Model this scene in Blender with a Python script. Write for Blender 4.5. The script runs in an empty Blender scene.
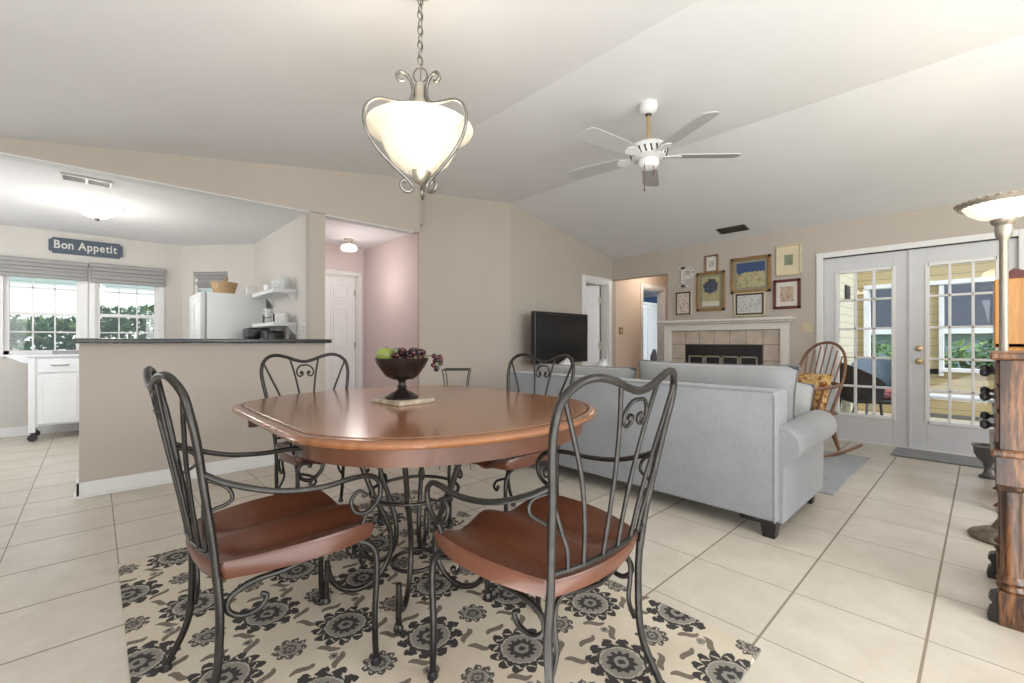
import bpy, bmesh, math, random
from mathutils import Vector, Matrix
random.seed(7)
PI = math.pi
SC = bpy.context.scene
COL = SC.collection

# ------------------------------------------------------------------ camera, world, exposure
TH = 0.8159
cam_d = bpy.data.cameras.new('camera'); cam_d.sensor_width = 36.0; cam_d.lens = 444 * 36 / 1024
cam_d.clip_start = 0.02; cam_d.clip_end = 200
cam = bpy.data.objects.new('camera', cam_d); COL.objects.link(cam)
cam.location = (0, 0, 1.10); cam.rotation_euler = (PI / 2, 0, TH - PI / 2)
SC.camera = cam
W = bpy.data.worlds.new('World'); SC.world = W; W.use_nodes = True
bg = W.node_tree.nodes['Background']; bg.inputs[0].default_value = (0.80, 0.89, 1.0, 1); bg.inputs[1].default_value = 2.0
vs = SC.view_settings
vs.view_transform = 'Standard'; vs.look = 'None'; vs.gamma = 1; vs.use_curve_mapping = False; vs.exposure = 0.15

def lamp(name, kind, loc, energy, color=(1, 1, 1), size=0.3, size_y=None, target=None, angle=None):
    l = bpy.data.lights.new(name, kind); l.energy = energy; l.color = color
    if kind == 'AREA':
        l.size = size
        if size_y: l.shape = 'RECTANGLE'; l.size_y = size_y
    elif kind == 'SUN': l.angle = angle or 0.02
    else: l.shadow_soft_size = size
    o = bpy.data.objects.new(name, l); COL.objects.link(o); o.location = loc
    if target:
        d = Vector(target) - Vector(loc); o.rotation_euler = d.to_track_quat('-Z', 'Y').to_euler()
    return o
lamp('rear_fill', 'AREA', (-2.0, -0.6, 1.25), 42, (1.0, 0.98, 0.97), 2.0, 1.6, (1.6, 3.2, 0.5))  # added fill lamp behind the camera; no window is built there
lamp('rear_fill', 'AREA', (2.2, -2.4, 1.6), 95, (1.0, 0.98, 0.96), 2.4, 1.6, (5.2, 3.2, 1.3))  # second added fill, aimed to brighten the fireplace wall
lamp('ceiling_fill', 'AREA', (0.0, -1.0, 0.3), 115, (0.97, 0.985, 1.0), 3.2, 3.2, (0.4, -0.8, 2.9))  # added lamp near the floor, pointed up to brighten the ceiling
lamp('kitchen_side_area', 'AREA', (-2.2, 5.9, 1.6), 40, (0.90, 0.95, 1.0), 1.4, 1.2, (0.6, 6.0, 1.6))  # area lamp inside the kitchen's left side, apart from its windows
lamp('sun_light', 'SUN', (0, 0, 8), 4.0, (1, 0.95, 0.86), target=(1.2, 3.0, 4.9), angle=0.03)

# ------------------------------------------------------------------ materials
class NT:
    def __init__(s, name):
        s.m = bpy.data.materials.new(name); s.m.use_nodes = True
        s.t = s.m.node_tree; s.b = s.t.nodes['Principled BSDF']; s.n = s.t.nodes
    def new(s, k): return s.t.nodes.new(k)
    def link(s, a, b): s.t.links.new(a, b)
    def M(s, op, a, b=None, c=None):
        n = s.new('ShaderNodeMath'); n.operation = op
        for i, v in enumerate((a, b, c)):
            if v is None: continue
            if isinstance(v, (int, float)): n.inputs[i].default_value = v
            else: s.link(v, n.inputs[i])
        return n.outputs[0]
    def coords(s, scale=(1, 1, 1), kind='Object'):
        tc = s.new('ShaderNodeTexCoord'); mp = s.new('ShaderNodeMapping'); mp.inputs['Scale'].default_value = scale
        s.link(tc.outputs[kind], mp.inputs[0]); return mp.outputs[0]
    def noise(s, vec, scale, detail=4, rough=0.55, dist=0.0):
        n = s.new('ShaderNodeTexNoise'); n.inputs['Scale'].default_value = scale; n.inputs['Detail'].default_value = detail
        n.inputs['Roughness'].default_value = rough; n.inputs['Distortion'].default_value = dist
        s.link(vec, n.inputs['Vector']); return n.outputs['Fac']
    def ramp(s, fac, stops):
        r = s.new('ShaderNodeValToRGB'); e = r.color_ramp.elements
        while len(e) < len(stops): e.new(0.5)
        for i, (p, c) in enumerate(stops):
            e[i].position = p; e[i].color = (*c, 1)
        s.link(fac, r.inputs[0]); return r.outputs[0]
    def mix(s, fac, a, b):
        n = s.new('ShaderNodeMix'); n.data_type = 'RGBA'
        for i, v in ((0, fac), (6, a), (7, b)):
            if isinstance(v, (int, float)): n.inputs[i].default_value = v
            elif isinstance(v, tuple): n.inputs[i].default_value = (*v, 1)
            else: s.link(v, n.inputs[i])
        return n.outputs[2]
    def bump(s, h, strength=0.2, dist=0.01):
        n = s.new('ShaderNodeBump'); n.inputs['Strength'].default_value = strength; n.inputs['Distance'].default_value = dist
        s.link(h, n.inputs['Height']); s.link(n.outputs[0], s.b.inputs['Normal'])
    def set(s, **k):
        for a, v in k.items():
            i = s.b.inputs[a.replace('_', ' ')]
            if hasattr(v, 'is_output'): s.link(v, i)
            elif isinstance(v, tuple): i.default_value = (*v, 1)
            else: i.default_value = v
        return s.m

def plain(name, col, rough=0.5, metal=0.0, var=0.06, scale=6, bump=0.0, bscale=80, **k):
    n = NT(name); v = n.coords()
    f = n.noise(v, scale, 3)
    lo = tuple(max(0, c * (1 - var)) for c in col); hi = tuple(min(1, c * (1 + var)) for c in col)
    c = n.ramp(f, [(0.3, lo), (0.7, hi)])
    if bump: n.bump(n.noise(v, bscale, 3), bump, 0.004)
    return n.set(Base_Color=c, Roughness=rough, Metallic=metal, **k)

def wood(name, dark, mid, light, rough=0.3, axis='Y', scale=9, coat=0.3, stretch=12, flat=False, con=0.16):
    n = NT(name)
    sc = {'X': (1, stretch, stretch), 'Y': (stretch, 1, stretch), 'Z': (stretch, stretch, 1)}[axis]
    if flat: sc = (sc[0], sc[1], 0.5)
    v = n.coords(sc)
    f = n.noise(v, scale / 6, 8, 0.65, 0.8)
    g = n.noise(v, scale, 6, 0.7, 0.2)
    h = n.M('ADD', n.M('MULTIPLY', f, 0.65), n.M('MULTIPLY', g, 0.35))
    c = n.ramp(h, [(0.5 - con, dark), (0.5, mid), (0.5 + con, light)])
    return n.set(Base_Color=c, Roughness=rough, Coat_Weight=coat, Coat_Roughness=0.15)

def glow(name, col, strength, base=(0.9, 0.85, 0.75)):
    n = NT(name)
    v = n.coords(); f = n.noise(v, 14, 5, 0.6, 0.6)
    c = n.ramp(f, [(0.3, tuple(x * 0.8 for x in col)), (0.7, col)])
    return n.set(Base_Color=base, Roughness=0.35, Emission_Color=c, Emission_Strength=strength)

def glass(name, col=(1, 1, 1), rough=0.0, mixf=0.12):
    n = NT(name); n.n.remove(n.b)
    t = n.new('ShaderNodeBsdfTransparent'); t.inputs[0].default_value = (*col, 1)
    g = n.new('ShaderNodeBsdfGlossy'); g.inputs['Roughness'].default_value = rough
    fr = n.new('ShaderNodeFresnel'); fr.inputs[0].default_value = 1.45
    m = n.new('ShaderNodeMixShader'); n.link(n.M('MULTIPLY', fr.outputs[0], mixf / 0.06 * 0.5), m.inputs[0])
    n.link(t.outputs[0], m.inputs[1]); n.link(g.outputs[0], m.inputs[2])
    n.link(m.outputs[0], n.n['Material Output'].inputs[0])
    return n.m

def tile_floor():
    n = NT('floor_tile'); tc = n.new('ShaderNodeTexCoord'); sx = n.new('ShaderNodeSeparateXYZ')
    n.link(tc.outputs['Object'], sx.inputs[0]); P = 0.4292
    def edge(c, o, w):
        u = n.M('DIVIDE', n.M('SUBTRACT', c, o), P)
        d = n.M('ABSOLUTE', n.M('SUBTRACT', n.M('FRACT', u), 0.5))
        return n.M('GREATER_THAN', d, 0.5 - w / P), n.M('FLOOR', u)
    ex, ix = edge(sx.outputs[0], 0.517 - 10 * P, 0.0025); ey, iy = edge(sx.outputs[1], 0.1447 - 10 * P, 0.0045)
    g = n.M('MAXIMUM', ex, ey)
    cb = n.new('ShaderNodeCombineXYZ'); n.link(ix, cb.inputs[0]); n.link(iy, cb.inputs[1])
    wn = n.new('ShaderNodeTexWhiteNoise'); n.link(cb.outputs[0], wn.inputs[0])
    va = n.new('ShaderNodeVectorMath'); va.operation = 'ADD'; n.link(tc.outputs['Object'], va.inputs[0]); n.link(wn.outputs['Color'], va.inputs[1])
    f = n.noise(va.outputs[0], 5.5, 6, 0.6, 0.5); f2 = n.noise(va.outputs[0], 40, 3)
    h = n.M('ADD', n.M('MULTIPLY', f, 0.8), n.M('MULTIPLY', f2, 0.2))
    c = n.ramp(h, [(0.3, (0.53, 0.475, 0.395)), (0.7, (0.66, 0.605, 0.52))])
    c2 = n.mix(n.M('MULTIPLY', wn.outputs['Value'], 0.22), c, (0.48, 0.43, 0.355))
    c3 = n.mix(g, c2, (0.27, 0.22, 0.165))
    n.bump(n.M('SUBTRACT', 1.0, g), 0.4, 0.002)
    r = n.M('ADD', n.M('MULTIPLY', g, 0.4), n.M('ADD', 0.28, n.M('MULTIPLY', f2, 0.14)))
    return n.set(Base_Color=c3, Roughness=r)

def rug_material():
    n = NT('rug_pile'); tc = n.new('ShaderNodeTexCoord'); sx = n.new('ShaderNodeSeparateXYZ')
    n.link(tc.outputs['Object'], sx.inputs[0]); X, Y = sx.outputs[0], sx.outputs[1]
    ns = n.new('ShaderNodeTexNoise'); ns.inputs['Scale'].default_value = 70; n.link(tc.outputs['Object'], ns.inputs['Vector'])
    wob = n.M('MULTIPLY', n.M('SUBTRACT', ns.outputs['Fac'], 0.5), 0.020)
    def lat(x0, y0, a=0.4, b=0.56):
        dx = n.M('MULTIPLY', n.M('SUBTRACT', n.M('FRACT', n.M('ADD', n.M('DIVIDE', n.M('SUBTRACT', X, x0 - 4), a), 0.5)), 0.5), a)
        dy = n.M('MULTIPLY', n.M('SUBTRACT', n.M('FRACT', n.M('ADD', n.M('DIVIDE', n.M('SUBTRACT', Y, y0 - 5.6), b), 0.5)), 0.5), b)
        r = n.M('ADD', n.M('SQRT', n.M('ADD', n.M('MULTIPLY', dx, dx), n.M('MULTIPLY', dy, dy))), wob)
        return r, n.M('ARCTAN2', dy, dx), dx, dy
    def band(r, lo, hi): return n.M('MULTIPLY', n.M('GREATER_THAN', r, lo), n.M('LESS_THAN', r, hi))
    bgc = n.ramp(n.noise(tc.outputs['Object'], 3, 3), [(0.3, (0.58, 0.50, 0.385)), (0.7, (0.68, 0.61, 0.49))])
    col = bgc
    char, grey, taupe = (0.014, 0.014, 0.018), (0.24, 0.225, 0.195), (0.155, 0.125, 0.095)
    def medal(x0, y0, R, k, pc, c):
        r, a, dx, dy = lat(x0, y0)
        sw = n.M('ADD', a, n.M('MULTIPLY', r, 3.0))
        pet = n.M('POWER', n.M('ABSOLUTE', n.M('SINE', n.M('MULTIPLY', sw, k / 2))), 0.55)
        outer = n.M('ADD', R * 0.66, n.M('MULTIPLY', pet, R * 0.36))
        c = n.mix(n.M('MULTIPLY', n.M('GREATER_THAN', r, R * 0.60), n.M('LESS_THAN', r, outer)), c, pc)
        notch = n.M('MULTIPLY', n.M('GREATER_THAN', n.M('SINE', n.M('MULTIPLY', n.M('SUBTRACT', a, n.M('MULTIPLY', r, 14.0)), k)), 0.72), band(r, R * 0.70, R * 0.84))
        c = n.mix(n.M('MULTIPLY', notch, 0.8), c, bgc)
        c = n.mix(n.M('LESS_THAN', r, R * 0.62), c, grey)
        c = n.mix(band(r, R * 0.58, R * 0.63), c, (0.42, 0.38, 0.31))
        inner = n.M('ADD', R * 0.40, n.M('MULTIPLY', n.M('SINE', n.M('MULTIPLY', a, k)), R * 0.05))
        c = n.mix(n.M('LESS_THAN', r, inner), c, pc)
        c = n.mix(n.M('LESS_THAN', r, R * 0.22), c, grey)
        c = n.mix(n.M('LESS_THAN', r, R * 0.10), c, pc)
        return c
    def leaf(x0, y0, ang, c, cc, L=0.042, Wd=0.0125):
        r, a, dx, dy = lat(x0, y0)
        ca, sa = math.cos(ang), math.sin(ang)
        u = n.M('ADD', n.M('MULTIPLY', dx, ca), n.M('MULTIPLY', dy, sa))
        v = n.M('SUBTRACT', n.M('MULTIPLY', dy, ca), n.M('MULTIPLY', dx, sa))
        v = n.M('ADD', v, n.M('MULTIPLY', n.M('SINE', n.M('MULTIPLY', u, 70)), 0.007))
        e = n.M('ADD', n.M('MULTIPLY', n.M('DIVIDE', u, L), n.M('DIVIDE', u, L)), n.M('MULTIPLY', n.M('DIVIDE', v, Wd), n.M('DIVIDE', v, Wd)))
        e = n.M('ADD', e, n.M('MULTIPLY', wob, 55))
        return n.mix(n.M('LESS_THAN', e, 1.0), c, cc)
    for ox, oy in ((0.904, 1.403), (1.104, 1.683)):
        for sxn, syn, an in ((0.105, 0.11, 0.9), (-0.105, 0.11, 2.3), (0.10, 0.19, 2.5), (-0.10, 0.19, 0.7), (0.0, 0.145, 0.1)):
            col = leaf(ox + sxn, oy + syn, an, col, taupe)
    for ox, oy in ((0.904, 1.543), (1.104, 1.823)):
        r, a, dx, dy = lat(ox + 0.1, oy)
        col = n.mix(n.M('LESS_THAN', r, 0.017), col, grey); col = n.mix(n.M('LESS_THAN', r, 0.006), col, char)
    col = medal(0.904, 1.403, 0.118, 11, char, col)
    col = medal(1.104, 1.683, 0.118, 13, char, col)
    col = medal(1.104, 1.403, 0.058, 9, (0.05, 0.047, 0.05), col)
    col = medal(0.904, 1.683, 0.056, 9, (0.07, 0.06, 0.055), col)
    fine = n.noise(tc.outputs['Object'], 260, 2)
    col = n.mix(n.M('MULTIPLY', fine, 0.14), col, (0.36, 0.31, 0.25))
    n.bump(fine, 0.7, 0.006)
    return n.set(Base_Color=col, Roughness=0.95)

def speckle(name, a, b, c, scale=260, rough=0.25):
    n = NT(name); v = n.coords()
    f = n.noise(v, scale, 2, 0.7)
    return n.set(Base_Color=n.ramp(f, [(0.35, a), (0.5, b), (0.68, c)]), Roughness=rough)

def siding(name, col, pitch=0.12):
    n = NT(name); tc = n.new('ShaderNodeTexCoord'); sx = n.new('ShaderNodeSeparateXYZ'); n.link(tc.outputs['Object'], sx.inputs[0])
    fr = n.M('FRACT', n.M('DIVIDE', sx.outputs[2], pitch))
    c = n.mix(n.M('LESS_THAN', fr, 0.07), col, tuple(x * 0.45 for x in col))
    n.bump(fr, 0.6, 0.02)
    return n.set(Base_Color=c, Roughness=0.6)

def fabric(name, a, b, rough=0.9, scale=220):
    n = NT(name); v = n.coords((1, 1, 1))
    w = n.noise(n.coords((1, 3, 1)), scale, 2, 0.6); w2 = n.noise(n.coords((3, 1, 1)), scale, 2, 0.6)
    f = n.M('MULTIPLY', n.M('ADD', w, w2), 0.5); big = n.noise(v, 5, 3)
    h = n.M('ADD', n.M('MULTIPLY', f, 0.85), n.M('MULTIPLY', big, 0.15))
    n.bump(f, 0.25, 0.003)
    return n.set(Base_Color=n.ramp(h, [(0.4, a), (0.6, b)]), Roughness=rough, Sheen_Weight=0.25)

def picture_mat(name, sky, ground, blot, scale=30, horizon=None):
    n = NT(name); tc = n.new('ShaderNodeTexCoord'); sx = n.new('ShaderNodeSeparateXYZ'); n.link(tc.outputs['Object'], sx.inputs[0])
    f = n.noise(tc.outputs['Object'], scale, 4, 0.7)
    if horizon is not None:
        z = n.M('ADD', sx.outputs[2], n.M('MULTIPLY', n.M('SUBTRACT', n.noise(tc.outputs['Object'], 12, 3), 0.5), 0.18))
        base = n.mix(n.M('GREATER_THAN', z, horizon), ground, sky); f = n.M('SUBTRACT', f, n.M('MULTIPLY', n.M('GREATER_THAN', z, horizon), 0.4))
    else: base = n.mix(0.0, sky, ground)
    c = n.mix(n.M('MULTIPLY', n.M('GREATER_THAN', f, 0.56), 0.75), base, blot)
    return n.set(Base_Color=c, Roughness=0.4)

M = {}
M['floor'] = tile_floor()
M['rug'] = rug_material()
M['wall'] = plain('wall_paint', (0.47, 0.415, 0.362), 0.75, var=0.02, scale=2, bump=0.08, bscale=150)
M['pinkwall'] = plain('hall_wall_paint', (0.66, 0.56, 0.545), 0.75, var=0.02, scale=2)
M['peach'] = plain('hall_peach_paint', (0.66, 0.54, 0.44), 0.75, var=0.02, scale=2)
M['kwall'] = plain('kitchen_wall_paint', (0.60, 0.565, 0.52), 0.75, var=0.02, scale=2)
M['ceiling'] = plain('ceiling_paint', (0.74, 0.74, 0.75), 0.85, var=0.015, scale=3, bump=0.12, bscale=120)
M['trim'] = plain('white_trim_paint', (0.74, 0.73, 0.715), 0.4, var=0.02)
M['door'] = plain('white_door_paint', (0.76, 0.76, 0.755), 0.4, var=0.02)
M['frenchdoor'] = plain('grey_white_door_paint', (0.60, 0.605, 0.62), 0.4, var=0.02)
M['iron'] = plain('wrought_iron', (0.075, 0.068, 0.062), 0.36, 0.85, var=0.25, scale=30)
M['pewter'] = plain('pewter_iron', (0.25, 0.24, 0.225), 0.32, 0.9, var=0.2, scale=30)
M['seatwood'] = wood('seat_wood', (0.065, 0.022, 0.012), (0.10, 0.034, 0.017), (0.14, 0.052, 0.026), 0.34, 'Y', 2.2, 0.18, 10, True)
M['tablewood'] = wood('table_wood', (0.15, 0.056, 0.022), (0.25, 0.10, 0.040), (0.32, 0.14, 0.058), 0.22, 'X', 5, 0.5, 9, True)
M['apronwood'] = wood('apron_wood', (0.075, 0.028, 0.014), (0.115, 0.043, 0.021), (0.15, 0.058, 0.029), 0.38, 'Y', 4, 0.08, 3)
M['tablegroove'] = plain('table_groove_stain', (0.07, 0.025, 0.012), 0.5)
M['granite'] = speckle('dark_granite', (0.006, 0.007, 0.008), (0.022, 0.025, 0.028), (0.14, 0.14, 0.14))
M['sofa'] = fabric('sofa_linen', (0.19, 0.20, 0.215), (0.30, 0.31, 0.325))
M['sofapipe'] = fabric('sofa_piping', (0.27, 0.28, 0.29), (0.36, 0.37, 0.38))
M['cushion'] = fabric('cushion_linen', (0.20, 0.205, 0.21), (0.31, 0.315, 0.315))
M['cushdark'] = fabric('cushion_dark_piping', (0.10, 0.10, 0.11), (0.16, 0.16, 0.17))
M['pillow'] = fabric('pillow_grey', (0.25, 0.26, 0.26), (0.36, 0.37, 0.36))
M['patpillow'] = speckle('patterned_pillow_cloth', (0.30, 0.31, 0.33), (0.62, 0.62, 0.62), (0.75, 0.74, 0.72), 28, 0.9)
M['goldcloth'] = speckle('gold_floral_cloth', (0.22, 0.05, 0.02), (0.60, 0.38, 0.13), (0.75, 0.55, 0.28), 22, 0.9)
M['blackwood'] = plain('black_wood', (0.012, 0.011, 0.011), 0.35)
M['ruggrey'] = fabric('grey_rug_pile', (0.20, 0.21, 0.23), (0.36, 0.375, 0.40), scale=60)  # the rug's own mottled grey
M['matdark'] = fabric('door_mat_pile', (0.12, 0.12, 0.125), (0.20, 0.20, 0.21), scale=60)
M['fridge'] = plain('fridge_enamel', (0.72, 0.73, 0.74), 0.35, var=0.02)
M['cart'] = plain('cart_white_paint', (0.78, 0.79, 0.80), 0.35, var=0.02)
M['black'] = plain('black_plastic', (0.014, 0.014, 0.015), 0.35)
M['screen'] = plain('tv_screen', (0.012, 0.012, 0.013), 0.22, var=0.01)
M['shade'] = plain('roller_shade_cloth', (0.32, 0.31, 0.30), 0.8, var=0.05)
M['wicker'] = speckle('wicker', (0.16, 0.09, 0.04), (0.40, 0.26, 0.13), (0.55, 0.40, 0.22), 90, 0.7)
M['darkwicker'] = speckle('dark_wicker', (0.012, 0.010, 0.010), (0.05, 0.04, 0.035), (0.10, 0.09, 0.08), 120, 0.6)
M['bluewicker'] = speckle('blue_grey_wicker', (0.03, 0.05, 0.075), (0.07, 0.11, 0.15), (0.14, 0.19, 0.25), 120, 0.6)
M['redcush'] = plain('dull_red_cushion_cloth', (0.22, 0.07, 0.075), 0.9, var=0.3, scale=25)
M['sign'] = plain('sign_navy_paint', (0.065, 0.085, 0.115), 0.5, var=0.05)
M['signtext'] = plain('sign_cream_paint', (0.68, 0.66, 0.60), 0.5, var=0.03)
M['vent'] = plain('vent_grey_metal', (0.30, 0.30, 0.30), 0.5, 0.3)
M['ventdark'] = plain('vent_dark_metal', (0.06, 0.055, 0.05), 0.5, 0.3)
M['brass'] = plain('brass', (0.62, 0.47, 0.26), 0.28, 0.95, var=0.08)
M['antique'] = plain('antique_bronze', (0.24, 0.205, 0.15), 0.38, 0.8, var=0.3, scale=40)
M['lampmetal'] = plain('brushed_champagne_metal', (0.47, 0.43, 0.36), 0.36, 0.75, var=0.12, scale=20)
M['oak'] = wood('dark_oak', (0.028, 0.011, 0.005), (0.11, 0.044, 0.016), (0.25, 0.11, 0.04), 0.34, 'Z', 12, 0.25, 12, False, 0.07)
M['honeyoak'] = wood('honey_oak', (0.30, 0.12, 0.025), (0.48, 0.215, 0.05), (0.60, 0.30, 0.085), 0.32, 'Z', 7, 0.3, 12)
M['redwood'] = wood('mahogany', (0.05, 0.012, 0.008), (0.10, 0.022, 0.014), (0.16, 0.04, 0.025), 0.35, 'X', 8, 0.2)
M['rockerwood'] = wood('rocker_wood', (0.10, 0.04, 0.018), (0.19, 0.085, 0.04), (0.28, 0.14, 0.07), 0.35, 'Z', 9, 0.2)
M['fireblack'] = plain('firebox_black', (0.008, 0.008, 0.008), 0.4)
M['firemetal'] = plain('firebox_door_brass', (0.34, 0.30, 0.23), 0.35, 0.7)
M['mantel'] = plain('mantel_cream_paint', (0.70, 0.665, 0.61), 0.5, var=0.02)
M['firetile'] = plain('hearth_tile', (0.50, 0.42, 0.34), 0.45, var=0.14, scale=9)
M['grout'] = plain('dark_grout', (0.20, 0.16, 0.12), 0.9)
M['goldframe'] = plain('gold_frame', (0.27, 0.16, 0.06), 0.38, 0.35, var=0.25, scale=50)
M['brownframe'] = plain('brown_frame', (0.20, 0.10, 0.045), 0.4, var=0.2, scale=40)
M['blackframe'] = plain('black_frame', (0.03, 0.028, 0.02), 0.4)
M['creamframe'] = plain('cream_frame', (0.60, 0.52, 0.34), 0.45, var=0.05)
M['redframe'] = plain('dark_red_frame', (0.12, 0.018, 0.014), 0.35, var=0.2)
M['mat_white'] = plain('white_mount_board', (0.66, 0.62, 0.56), 0.8)
M['mat_olive'] = plain('olive_mount_board', (0.27, 0.25, 0.18), 0.8)
M['mat_cream'] = plain('cream_mount_board', (0.66, 0.58, 0.40), 0.8)
M['art1'] = picture_mat('print_red_sketch', (0.60, 0.52, 0.46), (0.6, 0.5, 0.45), (0.24, 0.07, 0.06), 34)
M['art2'] = picture_mat('print_tiny_sketch', (0.50, 0.47, 0.42), (0.5, 0.5, 0.5), (0.08, 0.09, 0.09), 50)
def art_blob(name, bg_, blob, cz, r, low):
    n = NT(name); tc = n.new('ShaderNodeTexCoord'); sx = n.new('ShaderNodeSeparateXYZ'); n.link(tc.outputs['Object'], sx.inputs[0])
    f = n.noise(tc.outputs['Object'], 28, 4, 0.7); f2 = n.noise(tc.outputs['Object'], 60, 3, 0.7)
    dz = n.M('SUBTRACT', sx.outputs[2], cz); y = sx.outputs[1]
    d = n.M('ADD', n.M('SQRT', n.M('ADD', n.M('MULTIPLY', y, y), n.M('MULTIPLY', dz, dz))), n.M('MULTIPLY', n.M('SUBTRACT', f, 0.5), 0.13))
    c = n.mix(n.M('LESS_THAN', sx.outputs[2], low), bg_, (0.58, 0.55, 0.46))
    c = n.mix(n.M('MULTIPLY', n.M('GREATER_THAN', f, 0.6), 0.5), c, (0.25, 0.20, 0.08))
    c = n.mix(n.M('LESS_THAN', d, r), c, blob); c = n.mix(n.M('MULTIPLY', n.M('LESS_THAN', d, r), n.M('GREATER_THAN', f2, 0.58)), c, (0.16, 0.19, 0.26))
    return n.set(Base_Color=c, Roughness=0.4)
M['art3'] = art_blob('print_blue_flowers', (0.38, 0.34, 0.18), (0.035, 0.04, 0.065), 0.33, 0.095, 0.13)
M['art4'] = picture_mat('print_hill_town', (0.035, 0.07, 0.17), (0.42, 0.37, 0.21), (0.22, 0.19, 0.10), 26, 0.27)
M['art5'] = picture_mat('print_line_drawing', (0.56, 0.54, 0.52), (0.5, 0.5, 0.5), (0.20, 0.17, 0.19), 45)
M['art6'] = picture_mat('print_small_green', (0.22, 0.25, 0.17), (0.3, 0.3, 0.2), (0.12, 0.14, 0.10), 40)
M['art7'] = picture_mat('print_small_brown', (0.50, 0.38, 0.28), (0.3, 0.3, 0.2), (0.16, 0.10, 0.07), 40)
M['pletter'] = speckle('distressed_white_paint', (0.25, 0.25, 0.25), (0.62, 0.60, 0.57), (0.70, 0.68, 0.65), 30, 0.7)
M['bowl'] = plain('dark_bronze_glaze', (0.030, 0.020, 0.018), 0.22, 0.3, var=0.3, scale=15)
M['pear'] = plain('green_fruit_skin', (0.22, 0.27, 0.055), 0.35, var=0.25, scale=20)
M['grape'] = plain('dark_red_grape_skin', (0.060, 0.014, 0.016), 0.22, var=0.5, scale=12)
M['grape2'] = plain('black_grape_skin', (0.018, 0.014, 0.022), 0.22, var=0.4, scale=12)
M['grape3'] = plain('green_grape_skin', (0.10, 0.115, 0.05), 0.25, var=0.4, scale=12)
M['stem'] = plain('vine_stem', (0.12, 0.08, 0.035), 0.8)
M['stone'] = plain('trivet_stone', (0.40, 0.33, 0.25), 0.6, var=0.3, scale=25, bump=0.4, bscale=60)
M['switch'] = plain('almond_plastic', (0.56, 0.47, 0.33), 0.4)
M['switchbrown'] = plain('brown_switch_plate', (0.30, 0.18, 0.09), 0.4)
M['pane'] = glass('window_glass', (0.97, 0.985, 1.0), 0.0, 0.10)
M['clear'] = plain('clear_glassware', (0.80, 0.82, 0.80), 0.08, Alpha=0.42)
M['ceramic'] = plain('white_ceramic', (0.75, 0.74, 0.72), 0.25)
M['pendglass'] = glow('pendant_alabaster_glass', (1.0, 0.86, 0.62), 0.30, (0.80, 0.72, 0.58))
M['kitglass'] = glow('kitchen_light_glass', (1.0, 0.97, 0.92), 1.0)
M['hallglass'] = glow('hall_light_glass', (1.0, 0.94, 0.90), 1.6)
M['torchglass'] = glow('torchiere_glass', (1.0, 0.93, 0.76), 0.7)
M['bulb'] = glow('frosted_bulb', (1.0, 0.93, 0.80), 4.0)
M['fan'] = plain('fan_white_paint', (0.72, 0.72, 0.72), 0.4, var=0.02)
M['fanblade'] = plain('fan_blade_grey', (0.43, 0.43, 0.425), 0.5, var=0.02)
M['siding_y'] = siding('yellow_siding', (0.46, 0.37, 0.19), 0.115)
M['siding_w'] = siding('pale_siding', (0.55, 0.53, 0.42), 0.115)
M['concrete'] = plain('porch_concrete', (0.36, 0.33, 0.28), 0.9, var=0.1)
M['porchwhite'] = plain('porch_white_paint', (0.72, 0.74, 0.76), 0.5)
M['benchgrey'] = plain('weathered_grey_bench_paint', (0.34, 0.35, 0.37), 0.6)
M['leaf'] = plain('hedge_leaf', (0.06, 0.15, 0.035), 0.5, var=0.55, scale=9)
M['leafy'] = plain('hedge_leaf_yellow_green', (0.20, 0.29, 0.06), 0.5, var=0.4, scale=9)
M['twig'] = plain('hedge_twig', (0.07, 0.05, 0.03), 0.9)
M['grass'] = plain('lawn_grass', (0.10, 0.17, 0.05), 0.95, var=0.3, scale=12)
M['roofdark'] = plain('dark_shingle', (0.020, 0.028, 0.042), 0.8, var=0.15, scale=20)
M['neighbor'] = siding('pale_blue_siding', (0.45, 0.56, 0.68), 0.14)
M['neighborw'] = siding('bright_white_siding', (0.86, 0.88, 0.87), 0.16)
M['greenroof'] = plain('grey_green_trim_paint', (0.55, 0.64, 0.60), 0.8)
M['bluewall'] = plain('blue_room_paint', (0.11, 0.19, 0.36), 0.7, var=0.03)
M['planter'] = plain('galvanised_dark_pot', (0.14, 0.14, 0.15), 0.35, 0.6)

# ------------------------------------------------------------------ mesh helpers
def obj(name, bm, mat, parent=None, smooth=None, loc=None):
    me = bpy.data.meshes.new(name)
    bmesh.ops.recalc_face_normals(bm, faces=bm.faces)
    bm.to_mesh(me); bm.free()
    mats = mat if isinstance(mat, (list, tuple)) else [mat]
    for m in mats: me.materials.append(m)
    if smooth is not None:
        for p in me.polygons: p.use_smooth = True
        if smooth < 180:
            try: me.set_sharp_from_angle(angle=math.radians(smooth))
            except Exception: pass
    o = bpy.data.objects.new(name, me); COL.objects.link(o)
    if parent: o.parent = parent
    if loc: o.location = loc
    return o
def thing(name, label, cat, loc=(0, 0, 0), rz=0, group=None):
    o = bpy.data.objects.new(name, None); COL.objects.link(o); o.empty_display_size = 0.1
    o.location = loc; o.rotation_euler = (0, 0, rz); o['label'] = label; o['category'] = cat
    if group: o['group'] = group
    return o
def tag(o, label, cat, group=None):
    o['label'] = label; o['category'] = cat
    if group: o['group'] = group
    return o
def struct(name, bm, m, parent=None, smooth=None):
    o = obj(name, bm, m, parent, smooth)
    if not parent: o['kind'] = 'structure'
    return o
def B(): return bmesh.new()
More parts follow.
